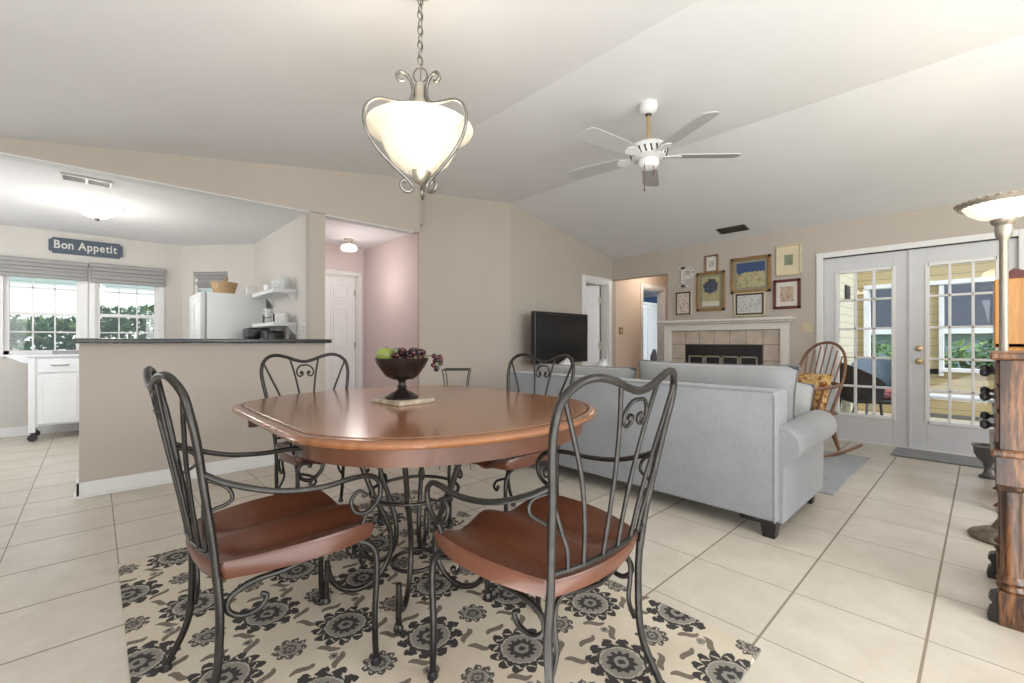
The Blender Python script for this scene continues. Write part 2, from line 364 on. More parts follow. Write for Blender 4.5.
def box(bm, x0, x1, y0, y1, z0, z1, mi=0, bev=0, seg=1):
    vs_ = [bm.verts.new((x, y, z)) for z in (z0, z1) for y in (y0, y1) for x in (x0, x1)]
    fs = [(0, 2, 3, 1), (4, 5, 7, 6), (0, 1, 5, 4), (2, 6, 7, 3), (0, 4, 6, 2), (1, 3, 7, 5)]
    F = [bm.faces.new([vs_[i] for i in f]) for f in fs]
    for f in F: f.material_index = mi
    if bev:
        es = list({e for f in F for e in f.edges})
        r = bmesh.ops.bevel(bm, geom=es, offset=bev, segments=seg, affect='EDGES', profile=0.5)
        for f in r['faces']: f.material_index = mi
    return vs_
def tbox(bm, mtx, x0, x1, y0, y1, z0, z1, mi=0, bev=0):
    b2 = bmesh.new(); box(b2, x0, x1, y0, y1, z0, z1, mi, bev); bmesh.ops.transform(b2, matrix=mtx, verts=b2.verts)
    join(bm, b2)
def join(bm, b2):
    me = bpy.data.meshes.new('tmp'); b2.to_mesh(me); b2.free(); bm.from_mesh(me); bpy.data.meshes.remove(me)
def prism(bm, poly, z0, z1, mi=0, mtx=None):
    b2 = bmesh.new()
    a = [b2.verts.new((x, y, z0)) for x, y in poly]; b = [b2.verts.new((x, y, z1)) for x, y in poly]
    n = len(poly)
    fs = [b2.faces.new(a[::-1]), b2.faces.new(b)] + [b2.faces.new((a[i], a[(i + 1) % n], b[(i + 1) % n], b[i])) for i in range(n)]
    for f in fs: f.material_index = mi
    if mtx is not None: bmesh.ops.transform(b2, matrix=mtx, verts=b2.verts)
    join(bm, b2)
def lathe(bm, prof, n=28, c=(0, 0, 0), mi=0, closed=False):
    rings = []
    for r, z in prof:
        if r < 1e-5: rings.append([bm.verts.new((c[0], c[1], c[2] + z))])
        else: rings.append([bm.verts.new((c[0] + r * math.cos(2 * PI * i / n), c[1] + r * math.sin(2 * PI * i / n), c[2] + z)) for i in range(n)])
    for a, b in zip(rings, rings[1:]):
        for i in range(n):
            j = (i + 1) % n
            q = [a[i % len(a)], a[j % len(a)], b[j % len(b)], b[i % len(b)]]
            q = list(dict.fromkeys(q))
            if len(q) > 2:
                f = bm.faces.new(q); f.material_index = mi
    if closed is False:
        for r in (rings[0], rings[-1]):
            if len(r) > 2:
                try: f = bm.faces.new(r); f.material_index = mi
                except ValueError: pass
def smooth_path(pts, k=6, closed=False):
    P = [Vector(p) for p in pts]; out = []; n = len(P)
    rng = range(n if closed else n - 1)
    for i in rng:
        p0 = P[(i - 1) % n] if closed or i > 0 else P[0] * 2 - P[1]
        p1, p2 = P[i], P[(i + 1) % n]
        p3 = P[(i + 2) % n] if closed or i + 2 < n else P[-1] * 2 - P[-2]
        for j in range(k):
            t = j / k
            out.append(0.5 * ((2 * p1) + (p2 - p0) * t + (2 * p0 - 5 * p1 + 4 * p2 - p3) * t * t + (3 * p1 - p0 - 3 * p2 + p3) * t ** 3))
    if not closed: out.append(P[-1])
    return out
def tube(bm, pts, r, n=8, k=5, closed=False, smooth=True, mi=0, flat=1.0):
    path = smooth_path(pts, k, closed) if smooth else [Vector(p) for p in pts]
    m = len(path)
    rad = (lambda t: r) if isinstance(r, (int, float)) else (lambda t: r[min(int(t * (len(r) - 1)), len(r) - 2)] * (1 - (t * (len(r) - 1) - min(int(t * (len(r) - 1)), len(r) - 2))) + r[min(int(t * (len(r) - 1)), len(r) - 2) + 1] * (t * (len(r) - 1) - min(int(t * (len(r) - 1)), len(r) - 2)))
    T = []
    for i in range(m):
        if closed: d = path[(i + 1) % m] - path[i - 1]
        else: d = path[min(i + 1, m - 1)] - path[max(i - 1, 0)]
        T.append(d.normalized() if d.length > 1e-9 else Vector((0, 0, 1)))
    up = Vector((0, 0, 1)) if abs(T[0].z) < 0.9 else Vector((0, 1, 0))
    N = (up - T[0] * up.dot(T[0])).normalized(); rings = []
    for i in range(m):
        if i:
            N = (N - T[i] * N.dot(T[i]))
            if N.length < 1e-6: N = T[i].orthogonal()
            N.normalize()
        b = T[i].cross(N); rr = rad(i / (m - 1))
        rings.append([bm.verts.new(path[i] + (N * math.cos(2 * PI * q / n) * flat + b * math.sin(2 * PI * q / n)) * rr) for q in range(n)])
    for i in range(m if closed else m - 1):
        a, b = rings[i], rings[(i + 1) % m]
        off = 0
        if closed and i == m - 1:
            off = min(range(n), key=lambda o: (b[o].co - a[0].co).length)
        for q in range(n):
            f = bm.faces.new((a[q], a[(q + 1) % n], b[(q + 1 + off) % n], b[(q + off) % n])); f.material_index = mi
    if not closed:
        for rg in (rings[0], rings[-1]):
            f = bm.faces.new(rg); f.material_index = mi
def ball(bm, c, r, sx=1, sy=1, sz=1, n=12, m=8, mi=0):
    prof = [(r * math.sin(PI * i / m), -r * math.cos(PI * i / m)) for i in range(m + 1)]
    b2 = bmesh.new(); lathe(b2, prof, n, mi=mi)
    for v in b2.verts: v.co = Vector((c[0] + v.co.x * sx, c[1] + v.co.y * sy, c[2] + v.co.z * sz))
    join(bm, b2)
def pillow_bm(w, h, t, n=14, pinch=0.05, noise=0.0):
    """cushion standing in the XZ plane, thickness along Y, base at z=0"""
    bm = bmesh.new(); G = {}
    for s in (1, -1):
        for i in range(n + 1):
            for j in range(n + 1):
                u, v = 2 * i / n - 1, 2 * j / n - 1
                edge = i in (0, n) or j in (0, n)
                if edge and s < 0: G[s, i, j] = G[1, i, j]; continue
                th = t / 2 * (max(0, 1 - abs(u) ** 3.2) * max(0, 1 - abs(v) ** 3.2)) ** 0.45
                pu = u * (1 - pinch * (1 - v * v) * abs(u) ** 2); pv = v * (1 - pinch * (1 - u * u) * abs(v) ** 2)
                nz = noise * math.sin(5.1 * u + 3.3 * v + 1.3) * math.cos(4.2 * v - 2.0 * u)
                G[s, i, j] = bm.verts.new((pu * w / 2, s * (th + nz * (0 if edge else 1)), (pv + 1) * h / 2))
    for s in (1, -1):
        for i in range(n):
            for j in range(n):
                q = [G[s, i, j], G[s, i + 1, j], G[s, i + 1, j + 1], G[s, i, j + 1]]
                bm.faces.new(q)
    return bm
def pillow_edge(w, h, pinch=0.05, n=10):
    L = []
    for (a, b) in (((-1, -1), (1, -1)), ((1, -1), (1, 1)), ((1, 1), (-1, 1)), ((-1, 1), (-1, -1))):
        for i in range(n):
            t = i / n; u = a[0] + (b[0] - a[0]) * t; v = a[1] + (b[1] - a[1]) * t
            L.append((u * (1 - pinch * (1 - v * v)) * w / 2, 0, (v * (1 - pinch * (1 - u * u)) + 1) * h / 2))
    return L
def copy_tree(o, parent=None):
    c = o.copy(); COL.objects.link(c); c.parent = parent
    for ch in [x for x in COL.objects if x.parent == o]: copy_tree(ch, c)
    return c

# ------------------------------------------------------------------ room shell
ZF, XA, XB = 2.86, 2.27, 3.87
def zc(x):
    if x < XA: return max(2.40, ZF - 0.163 * (XA - x))
    if x > XB: return ZF - 0.189 * (x - XB)
    return ZF
XW, YT, YK, YW = 6.10, 4.13, 4.35, 7.70
bm = B(); box(bm, -2.6, 6.24, -3.0, 8.0, -0.1, 0.0); box(bm, 6.24, 13, 2.35, 8.0, -0.1, 0.0); struct('floor', bm, M['floor'])
bm = B()
prof = [(-2.6, 2.40), (XA - 0.46 / 0.163, 2.40), (XA, ZF), (XB, ZF), (6.22, zc(6.22))]
poly = prof + [(6.22, zc(6.22) + 0.6), (-2.6, zc(6.22) + 0.9)]
prism(bm, [(x, z) for x, z in poly], -4.62, 3.2, mtx=Matrix(((1, 0, 0, 0), (0, 0, -1, 0), (0, 1, 0, 0), (0, 0, 0, 1))))
struct('ceiling', bm, M['ceiling'])
# wall with the french doors (faces -x)
DY0, DY1, DZ = -0.235, 1.285, 2.07
bm = B()
zt = zc(XW) + 0.03
box(bm, XW, XW + 0.12, -3.0, DY0, 0, zt); box(bm, XW, XW + 0.12, DY0, DY1, DZ, zt)
box(bm, XW, XW + 0.12, DY1, 3.165, 0, zt); box(bm, XW, XW + 0.12, 3.165, YT + 0.0, 2.09, zt)
struct('wall_right', bm, M['wall'])
# television wall, runs on into the hall beyond
bm = B()
def wall_y(bm, Y, x0, x1, th=0.12, z0=0, z1=None):
    xs = sorted({x0, x1, *[x for x in (XA - 0.46 / 0.163, XA, XB) if x0 < x < x1]})
    for a, b in zip(xs, xs[1:]):
        za, zb = (zc(a) + 0.02, zc(b) + 0.02) if z1 is None else (z1, z1)
        v = [bm.verts.new(p) for p in ((a, Y, z0), (b, Y, z0), (b, Y, zb), (a, Y, za), (a, Y + th, z0), (b, Y + th, z0), (b, Y + th, zb), (a, Y + th, za))]
        for f in ((0, 1, 2, 3), (7, 6, 5, 4), (0, 4, 5, 1), (3, 2, 6, 7), (0, 3, 7, 4), (1, 5, 6, 2)): bm.faces.new([v[i] for i in f])
wall_y(bm, YT, XB, 5.40); wall_y(bm, YT, 5.40, 6.00, z0=2.03); wall_y(bm, YT, 6.00, 6.22)
struct('wall_back', bm, M['wall'])
bm = B()
wall_y(bm, YT, 6.221, 7.05, z1=2.44); wall_y(bm, YT, 7.05, 7.80, z0=2.06, z1=2.44); wall_y(bm, YT, 7.80, 9.3, z1=2.44)
box(bm, 9.3, 9.4, 1.6, 4.25, 0, 2.44); box(bm, 6.24, 9.3, 2.6, 2.7, 0, 2.44)
struct('wall_hall', bm, M['peach'])
bm = B(); box(bm, 6.221, 9.4, 2.6, 4.25, 2.44, 2.5); struct('ceiling.001', bm, M['ceiling'])
# oblique wall between hall opening and tv wall
P0, P1 = Vector((2.79, 4.56)), Vector((XB, YT))
d = (P1 - P0).normalized(); nn = Vector((-d.y, d.x)) * 0.12
bm = B(); prism(bm, [tuple(P0), tuple(P1), tuple(P1 + nn), tuple(P0 + nn)], 0, ZF + 0.03); struct('wall_oblique', bm, M['wall'])
# header wall with the kitchen pass-through and hall opening
bm = B()
wall_y(bm, YK, -2.6, 2.672, z0=2.325)
box(bm, 1.48, 1.62, YK, YK + 0.12, 0, 2.33)
box(bm, -0.078, 1.48, YK, YK + 0.12, 0, 1.085)
struct('wall_kitchen_header', bm, M['wall'])
bm = B(); box(bm, 2.60, 2.79, YK + 0.121, 4.58, 2.46, ZF + .02); struct('wall_return', bm, M['wall'])
bm = B(); box(bm, -2.6, 2.60, YK + 0.004, YK + 0.1205, 2.317, 2.326); struct('trim_7', bm, M['ceiling'])
# kitchen: right wall, angled wall, window wall, ceiling
XC = 1.60
bm = B(); box(bm, XC, XC + 0.02, YK + 0.12, 6.86, 0, 2.45); struct('wall_kitchen_right', bm, M['kwall'])
A0, A1 = Vector((XC + 0.03, 6.83)), Vector((0.88, YW + 0.02)); da = (A0 - A1).normalized(); na = Vector((-da.y, da.x))
ang = math.atan2(da.y, da.x); LA = (A0 - A1).length
MA = Matrix.Translation((A1.x, A1.y, 0)) @ Matrix.Rotation(ang, 4, 'Z')   # local x along wall, local -y faces room
bm = B()
wx0, wx1, wz0, wz1 = 0.20, 0.72, 1.25, 2.07
for a in ((0, wx0, 0, 2.45), (wx1, LA, 0, 2.45), (wx0, wx1, 0, wz0), (wx0, wx1, wz1, 2.45)): tbox(bm, MA, a[0], a[1], 0, 0.12, a[2], a[3])
struct('wall_kitchen_angled', bm, M['kwall'])
W1, W2 = (-0.76, -0.12), (0.01, 0.64)
bm = B(); z0, z1 = 0.95, 2.05
for a in ((-2.6, W1[0], 0, 2.45), (W1[1], W2[0], 0, 2.45), (W2[1], 0.95, 0, 2.45), (W1[0], W1[1], 0, z0), (W1[0], W1[1], z1, 2.45), (W2[0], W2[1], 0, z0), (W2[0], W2[1], z1, 2.45)):
    box(bm, a[0], a[1], YW, YW + 0.12, a[2], a[3])
struct('wall_kitchen_window', bm, M['kwall'])
bm = B(); box(bm, -2.6, 1.63, YK + 0.12, YW + 0.1, 2.44, 2.52); struct('ceiling.002', bm, M['ceiling'])
bm = B(); box(bm, -2.62, -2.5, -3.0, 7.8, 0, 2.5); struct('wall_left', bm, M['kwall'])
# front hall
bm = B(); box(bm, 2.86, 2.98, 4.57, 6.3, 0, 2.46); struct('wall_hall_right', bm, M['pinkwall'])
bm = B(); box(bm, 1.62, 1.90, 6.2, 6.32, 0, 2.46); box(bm, 1.90, 2.77, 6.2, 6.32, 2.04, 2.46); box(bm, 2.77, 2.86, 6.2, 6.32, 0, 2.46); struct('wall_hall_back', bm, M['pinkwall'])
bm = B(); box(bm, XC + 0.021, 1.64, YK + 0.121, 6.3, 0, 2.46); struct('wall_hall_left', bm, M['pinkwall'])
bm = B(); box(bm, 1.64, 2.60, YK + 0.12, 6.3, 2.44, 2.52); box(bm, 2.60, 2.87, 4.58, 6.3, 2.44, 2.52); struct('ceiling.003', bm, M['ceiling'])
# unseen slab added above kitchen and hall to keep the sun out
bm = B(); box(bm, -2.6, 6.22, YK + 0.121, 8.1, 2.9, 3.0); struct('sun_blocker', bm, M['ceiling'])

# baseboards
def base_y(name, x0, x1, Y, h=0.11):
    bm = B(); box(bm, x0, x1, Y - 0.015, Y, 0, h, bev=0.003); box(bm, x0, x1, Y - 0.026, Y - 0.015, 0, 0.02, bev=0.003); return struct(name, bm, M['trim'])
def base_x(name, y0, y1, X, h=0.11):
    bm = B(); box(bm, X - 0.015, X, y0, y1, 0, h, bev=0.003); box(bm, X - 0.026, X - 0.015, y0, y1, 0, 0.02, bev=0.003); return struct(name, bm, M['trim'])
base_y('baseboard_half_wall', -0.093, 1.62, YK)
bm = B(); box(bm, -0.093, -0.078, YK - .015, YK + 0.13, 0, 0.11); box(bm, -0.104, -0.093, YK - 0.026, YK + 0.13, 0, 0.02); struct('baseboard_left', bm, M['trim'])
base_y('baseboard_back', XB, 5.28, YT)
base_y('baseboard_kitchen', -2.4, 0.88, YW)
base_x('baseboard_right', 1.34, 1.60, XW)
base_y('baseboard_hall', 6.3, 6.95, YT)

# hall opening corner trim (bright edge)
# door trims
def casing_y(name, x0, x1, zt_, Y, w=0.085, t=0.018):
    bm = B(); box(bm, x0 - w, x0, Y - t, Y, 0, zt_ + w, bev=0.004); box(bm, x1, x1 + w, Y - t, Y, 0, zt_ + w, bev=0.004); box(bm, x0, x1, Y - t, Y, zt_, zt_ + w, bev=0.004)
    box(bm, x0, x0 + 0.02, Y, Y + 0.12, 0, zt_); box(bm, x1 - 0.02, x1, Y, Y + 0.12, 0, zt_); box(bm, x0, x1, Y, Y + 0.12, zt_ - 0.02, zt_)
    return struct(name, bm, M['trim'])
casing_y('trim_1', 5.40, 6.00, 2.02, YT)
casing_y('trim_2', 1.90, 2.77, 2.035, 6.2, 0.06)
casing_y('trim_3', 7.05, 7.80, 2.05, YT, 0.075)

# six panel doors
def panel_door(name, w, h, mtx, hinge_side=1, knob=True):
    bm = B(); box(bm, 0, w, -0.018, 0.018, 0.01, h)
    pw = (w - 3 * 0.105) / 2
    for cx in (0.105, 0.21 + pw):
        for (a, b) in ((h - 0.12 - 0.22, h - 0.12), (h - 1.05, h - 0.45), (0.22, h - 1.17)):
            if b - a < 0.05: continue
            for sgn in (-1, 1):
                y = 0.018 * sgn; y2 = y - 0.007 * sgn
                z0_, z1_ = a, b
                fr = [((cx, cx + pw, z0_, z0_ + 0.012)), ((cx, cx + pw, z1_ - 0.012, z1_)), ((cx, cx + 0.012, z0_, z1_)), ((cx + pw - 0.012, cx + pw, z0_, z1_))]
                for q in fr: box(bm, q[0], q[1], min(y, y + 0.006 * sgn), max(y, y + 0.006 * sgn), q[2], q[3], bev=0.002)
                box(bm, cx + 0.04, cx + pw - 0.04, min(y, y + 0.006 * sgn), max(y, y + 0.006 * sgn), z0_ + 0.04, z1_ - 0.04, bev=0.004)
    o = struct(name, bm, M['door']); o.matrix_world = mtx
    return o
d1 = panel_door('door_1', 0.82, 2.02, Matrix.Translation((1.925, 6.235, 0)))
bm = B(); lathe(bm, [(0, 0), (0.02, 0.0), (0.012, 0.02), (0.026, 0.04), (0.02, 0.06), (0, 0.062)], 14)
bmesh.ops.rotate(bm, cent=(0, 0, 0), matrix=Matrix.Rotation(PI / 2, 3, 'X'), verts=bm.verts)
kn = obj('door_knob', bm, M['brass'], d1, 60, (0.06, -0.018, 0.98))
kn = obj('deadbolt', kn.data.copy().copy() and (lambda b: (lathe(b, [(0, 0), (0.024, 0), (0.02, 0.02), (0, 0.022)], 14), bmesh.ops.rotate(b, cent=(0, 0, 0), matrix=Matrix.Rotation(PI / 2, 3, 'X'), verts=b.verts), b)[-1])(B()), M['brass'], d1, 60, (0.06, -0.018, 1.18))
for z in (0.25, 1.0, 1.75):
    bm = B(); box(bm, 0.80, 0.825, -0.030, -0.012, z, z + 0.09, bev=0.002); obj('hinge', bm, M['lampmetal'], d1)
# ajar door in the tv wall, hinged right
o = panel_door('door_2', 0.56, 2.0, Matrix.Translation((5.955, 4.27, 0)) @ Matrix.Rotation(math.radians(180 - 38), 4, 'Z'))
for z in (0.25, 0.98, 1.70):
    bm = B(); box(bm, -0.02, 0.015, -0.012, 0.03, z, z + 0.11, bev=0.003); obj('hinge', bm, M['antique'], o)

# room behind ajar door & blue room behind hall door
bm = B(); box(bm, 4.4, 6.9, 5.6, 5.7, 0, 2.5); box(bm, 4.3, 4.4, 4.25, 5.7, 0, 2.5); box(bm, 6.8, 6.9, 4.3, 5.7, 0, 2.5); struct('wall_bedroom', bm, M['kwall'])
bm = B(); box(bm, 6.9, 12.9, 7.4, 7.5, 0, 2.5); box(bm, 6.9, 6.95, 4.3, 7.4, 0, 2.5)
struct('wall_blue_room', bm, M['bluewall'])
bm = B(); box(bm, 4.3, 12.9, 4.26, 7.5, 2.5, 2.56); struct('ceiling.005', bm, M['ceiling'])
bm = B(); box(bm, 12.8, 12.9, 4.3, 7.4, 0, 2.5); struct('wall_blue_end', bm, M['bluewall'])

# ------------------------------------------------------------------ french doors
def french(name, y0, y1):
    w = y1 - y0; bm = B(); X0, X1 = XW + 0.02, XW + 0.065
    s = 0.125; zb, zt2 = 0.29, 1.875
    box(bm, X0, X1, y0, y0 + s, 0.01, 2.045, bev=0.003); box(bm, X0, X1, y1 - s, y1, 0.01, 2.045, bev=0.003)
    box(bm, X0, X1, y0 + s, y1 - s, 0.01, zb, bev=0.003); box(bm, X0, X1, y0 + s, y1 - s, zt2, 2.045, bev=0.003)
    o = struct(name, bm, M['frenchdoor'])
    ga, gb = y0 + s, y1 - s
    bm = B()
    for (a, b, c, e) in ((ga - .018, ga + .014, zb - .018, zt2 + .018), (gb - .014, gb + .018, zb - .018, zt2 + .018)): box(bm, X0 - 0.01, X1 + 0.01, a, b, c, e, bev=0.003)
    for (c, e) in ((zb - .018, zb + .014), (zt2 - .014, zt2 + .018)): box(bm, X0 - 0.01, X1 + 0.01, ga, gb, c, e, bev=0.003)
    for i in (1, 2): y = ga + (gb - ga) * i / 3; box(bm, X0 - 0.004, X1 + 0.004, y - 0.011, y + 0.011, zb, zt2, bev=0.003)
    for i in range(1, 5): z = zb + (zt2 - zb) * i / 5; box(bm, X0 - 0.004, X1 + 0.004, ga, gb, z - 0.011, z + 0.011, bev=0.003)
    obj('muntins', bm, M['trim'], o)
    bm = B(); box(bm, X0 + 0.018, X0 + 0.023, ga, gb, zb, zt2); obj('pane', bm, M['pane'], o)
    return o
da_ = french('door_3', 0.528, 1.262); db_ = french('door_4', -0.212, 0.515)
bm = B(); box(bm, XW + 0.005, XW + 0.03, 0.508, 0.535, 0.012, 2.045, bev=0.003); obj('astragal', bm, M['frenchdoor'], da_)
for z in (1.03, 0.90):
    bm = B(); lathe(bm, [(0, 0), (0.030, 0), (0.030, 0.006), (0.012, 0.012), (0.012, 0.03), (0.026, 0.04), (0.028, 0.055), (0.018, 0.066), (0, 0.068)] if z < 1 else [(0, 0), (0.030, 0), (0.028, 0.012), (0.014, 0.02), (0.012, 0.032), (0, 0.033)], 18)
    bmesh.ops.rotate(bm, cent=(0, 0, 0), matrix=Matrix.Rotation(-PI / 2, 3, 'Y'), verts=bm.verts)
    obj('door_knob' if z < 1 else 'deadbolt', bm, M['brass'], db_, 50, (XW + 0.02, 0.452, z))
bm = B(); w = 0.045
box(bm, XW - 0.018, XW + 0.12, DY1 - 0.02, DY1 + w, 0, DZ + w, bev=0.004); box(bm, XW - 0.018, XW + 0.12, DY0 - w, DY0 + 0.02, 0, DZ + w, bev=0.004); box(bm, XW - 0.018, XW + 0.12, DY0 + .02, DY1 - 0.02, DZ - 0.015, DZ + w, bev=0.004)
box(bm, XW - 0.01, XW + 0.14, DY0, DY1, 0, 0.012)
struct('trim_4', bm, M['trim'])
bm = B(); box(bm, XW - 0.002, XW + 0.0201, DY0 + .02, DY1 - .02, 2.045, 2.055); struct('trim_5', bm, M['blackwood'])

# ------------------------------------------------------------------ kitchen windows
def window(name, x0, x1, z0, z1, Y, mtx=None, cols=3, rows=4):
    bm = B(); f = 0.045
    y0, y1 = Y + 0.02, Y + 0.09
    for a in ((x0 - 0.01, x0 + f, z0 - 0.01, z1 + 0.01), (x1 - f, x1 + 0.01, z0 - 0.01, z1 + 0.01), (x0 - 0.01, x1 + 0.01, z0 - 0.01, z0 + f), (x0 - 0.01, x1 + 0.01, z1 - f, z1 + 0.01)): box(bm, a[0], a[1], y0, y1, a[2], a[3], bev=0.003)
    zm = z0 + (z1 - z0) * 0.44; box(bm, x0, x1, y0 + 0.01, y1, zm - 0.02, zm + 0.02, bev=0.003)
    if mtx is not None: bmesh.ops.transform(bm, matrix=mtx, verts=bm.verts)
    o = struct(name, bm, M['trim'])
    bm = B()
    for i in range(1, cols): x = x0 + f + (x1 - x0 - 2 * f) * i / cols; box(bm, x - 0.007, x + 0.007, y0 + 0.02, y1 - 0.02, z0 + f, z1 - f)
    for q in (0.24, 0.72): z = z0 + (z1 - z0) * q; box(bm, x0 + f, x1 - f, y0 + 0.02, y1 - 0.02, z - 0.007, z + 0.007)
    if mtx is not None: bmesh.ops.transform(bm, matrix=mtx, verts=bm.verts)
    obj('muntins', bm, M['trim'], o)
    bm = B(); box(bm, x0 + f, x1 - f, y0 + 0.03, y0 + 0.035, z0 + f, z1 - f)
    if mtx is not None: bmesh.ops.transform(bm, matrix=mtx, verts=bm.verts)
    obj('pane', bm, M['pane'], o)
    return o
w1 = window('window_1', W1[0], W1[1], 0.95, 2.05, YW); w2 = window('window_2', W2[0], W2[1], 0.95, 2.05, YW)
w3 = window('window_3', wx0, wx1, wz0, wz1, 0.0, MA, 2)
for w_, (a, b) in ((w1, W1), (w2, W2)):
    bm = B(); box(bm, a - 0.06, a, YW - 0.012, YW, 0.90, 2.05); box(bm, b, b + 0.06, YW - 0.012, YW, 0.90, 2.05); box(bm, a - 0.06, b + 0.06, YW - 0.04, YW + 0.02, 0.92, 0.95, bev=0.004); obj('window_sill', bm, M['trim'], w_)
def shade(x0, x1, zt_, zb_, Y, label, mtx=None):
    root = thing('roller_shade', label, 'blind', (x0, Y, zb_) if mtx is None else (0, 0, 0), 0, None)
    off = Vector((x0, Y, zb_)) if mtx is None else Vector((0, 0, 0))
    bm = B(); n = 4; h = (zt_ - 0.05 - zb_) / n
    for i in range(n):
        z = zb_ + i * h; v = [(x0, Y - 0.055, z), (x1, Y - 0.055, z)]
        box(bm, x0, x1, Y - 0.05 - 0.012 * (i % 2), Y - 0.022, z, z + h * 0.98, bev=0.006)
    if mtx is not None: bmesh.ops.transform(bm, matrix=mtx, verts=bm.verts)
    else: bmesh.ops.translate(bm, vec=-off, verts=bm.verts)
    obj('shade_cloth', bm, M['shade'], root)
    bm = B(); box(bm, x0 - 0.01, x1 + 0.01, Y - 0.07, Y - 0.002, zt_ - 0.05, zt_, bev=0.008)
    if mtx is not None: bmesh.ops.transform(bm, matrix=mtx, verts=bm.verts)
    else: bmesh.ops.translate(bm, vec=-off, verts=bm.verts)
    obj('valance', bm, M['shade'], root)
    return root
shade(-0.95, -0.06, 2.075, 1.85, YW - 0.01, 'grey pleated shade at the left kitchen window, behind the sign')
shade(-0.035, 0.70, 2.085, 1.84, YW - 0.01, 'grey pleated shade at the kitchen window right of the centre post')
shade(wx0 + 0.01, wx1 - 0.01, wz1 - 0.0, wz1 - 0.22, 0.075, 'narrow grey shade at the small window above the fridge', MA)

# ------------------------------------------------------------------ outdoors
bm = B(); box(bm, -25, 30, -22, 40, -0.4, -0.13); struct('ground', bm, M['grass'])
bm = B(); box(bm, 6.24, 9.15, -3.0, 2.3, -0.12, -0.02); struct('porch_floor', bm, M['concrete'])
XP = 9.0
bm = B(); box(bm, XP, XP + 0.1, -3, 1.52, -0.12, 0.70); box(bm, XP, XP + 0.1, -3, 1.52, 1.95, 2.75); box(bm, XP, XP + 0.1, 0.42, 0.62, 0.62, 1.95); box(bm, XP, XP + .1, 1.30, 1.52, 0.62, 1.95)
struct('porch_wall_far', bm, M['siding_y'])
bm = B(); box(bm, 6.24, XP, 1.42, 1.52, -0.02, 2.75); struct('porch_wall_side', bm, M['siding_w'])
bm = B()
for y in (1.25, -0.9): box(bm, XP - 0.03, XP + 0.12, y, y + 0.07, 0.6, 1.99)
box(bm, XP - 0.03, XP + .12, 0.40, 0.45, 0.6, 1.99); box(bm, XP - 0.03, XP + .12, 0.59, 0.64, 0.6, 1.99)
box(bm, XP - 0.04, XP + 0.12, -0.9, 0.45, 0.66, 0.71); box(bm, XP - 0.04, XP + 0.12, 0.6, 1.3, 0.66, 0.71); box(bm, XP - 0.04, XP + 0.12, -0.9, 1.3, 1.93, 1.99)
box(bm, XP - 0.03, XP + 0.10, -0.25, -0.20, 0.6, 1.99)
struct('trim_6', bm, M['porchwhite'])
# porch bits: black shutter vent on the side wall
t = thing('wall_vent', 'small black louvred vent high on the pale porch wall', 'vent', (8.25, 1.415, 1.74))
bm = B(); box(bm, -0.13, 0.13, -0.02, 0.005, 0, 0.20, bev=0.004); obj('frame', bm, M['black'], t)
bm = B()
for i in range(5): box(bm, -0.11, 0.11, -0.03, -0.018, 0.02 + i * 0.036, 0.04 + i * 0.036)
obj('slat', bm, M['ventdark'], t)
# neighbour's house beyond the porch
t = thing('house', 'neighbouring house with pale blue walls under a dark shingle roof, beyond the porch', 'house', (16.5, 0, -0.95))
bm = B(); box(bm, 0, 6, -10, 9, 0.82, 2.45); obj('wall', bm, M['neighbor'], t)
bm = B(); prism(bm, [(-0.6, 2.35), (6.6, 2.35), (3.0, 5.0)], -10.4, 9.4, mtx=Matrix(((1, 0, 0, 0), (0, 0, 1, 0), (0, 1, 0, 0), (0, 0, 0, 1)))); obj('roof', bm, M['roofdark'], t)
bm = B(); box(bm, -0.62, -0.5, -10.4, 9.4, 2.25, 2.42); obj('gutter', bm, M['porchwhite'], t)
def hedge(name, label, x0, x1, y0, y1, z1, n, mats, sz=0.05, fr=None):
    root = thing(name, label, 'hedge', ((x0 + x1) / 2, (y0 + y1) / 2, -0.13))
    cx, cy = (x0 + x1) / 2, (y0 + y1) / 2
    bm = B()
    for i in range(n):
        x, y = random.uniform(x0, x1) - cx, random.uniform(y0, y1) - cy
        top = z1 + 0.13 + 0.12 * math.sin(x * 3.1 + y * 2.3) + 0.06 * math.sin(x * 11 + y * 7)
        z = top * (1 - random.random() ** 1.4)
        c = Vector((x, y, z)); s = sz * random.uniform(0.6, 1.3)
        a = Vector((random.uniform(-1, 1), random.uniform(-1, 1), random.uniform(-1, 1))).normalized(); b = a.orthogonal().normalized()
        k = a.cross(b) * 0.15
        q = [c - a * s, c + b * s * 0.45 + k * s, c + a * s, c - b * s * 0.45 + k * s]
        f = bm.faces.new([bm.verts.new(p) for p in q]); f.material_index = 1 if (random.random() < 0.14 and z > top * 0.75) else 0
    obj('foliage', bm, mats, root)
    bm = B()
    L = max(x1 - x0, y1 - y0); k = int(L / 0.35)
    for i in range(k):
        t_ = (i + 0.5) / k; x = (x0 + (x1 - x0) * t_ - cx) if x1 - x0 > y1 - y0 else random.uniform(-.05, .05); y = (y0 + (y1 - y0) * t_ - cy) if y1 - y0 >= x1 - x0 else random.uniform(-.05, .05)
        tube(bm, [(x, y, 0), (x + random.uniform(-.08, .08), y, z1 * 0.5), (x + random.uniform(-.15, .15), y, z1 * 0.95)], [0.014, 0.005], 5, 3)
    obj('stem', bm, M['twig'], root)
    return root
hedge('hedge', 'green leafy hedge with yellow-green tips outside the kitchen windows', -2.6, 2.4, 9.0, 9.6, 1.50, 9500, [M['leaf'], M['leafy']], 0.062)
hedge('hedge', 'dark green hedge below the blue neighbour house beyond the porch windows', 12.0, 12.7, -6.5, 3.9, 0.98, 5200, [M['leaf'], M['leafy']], 0.09)
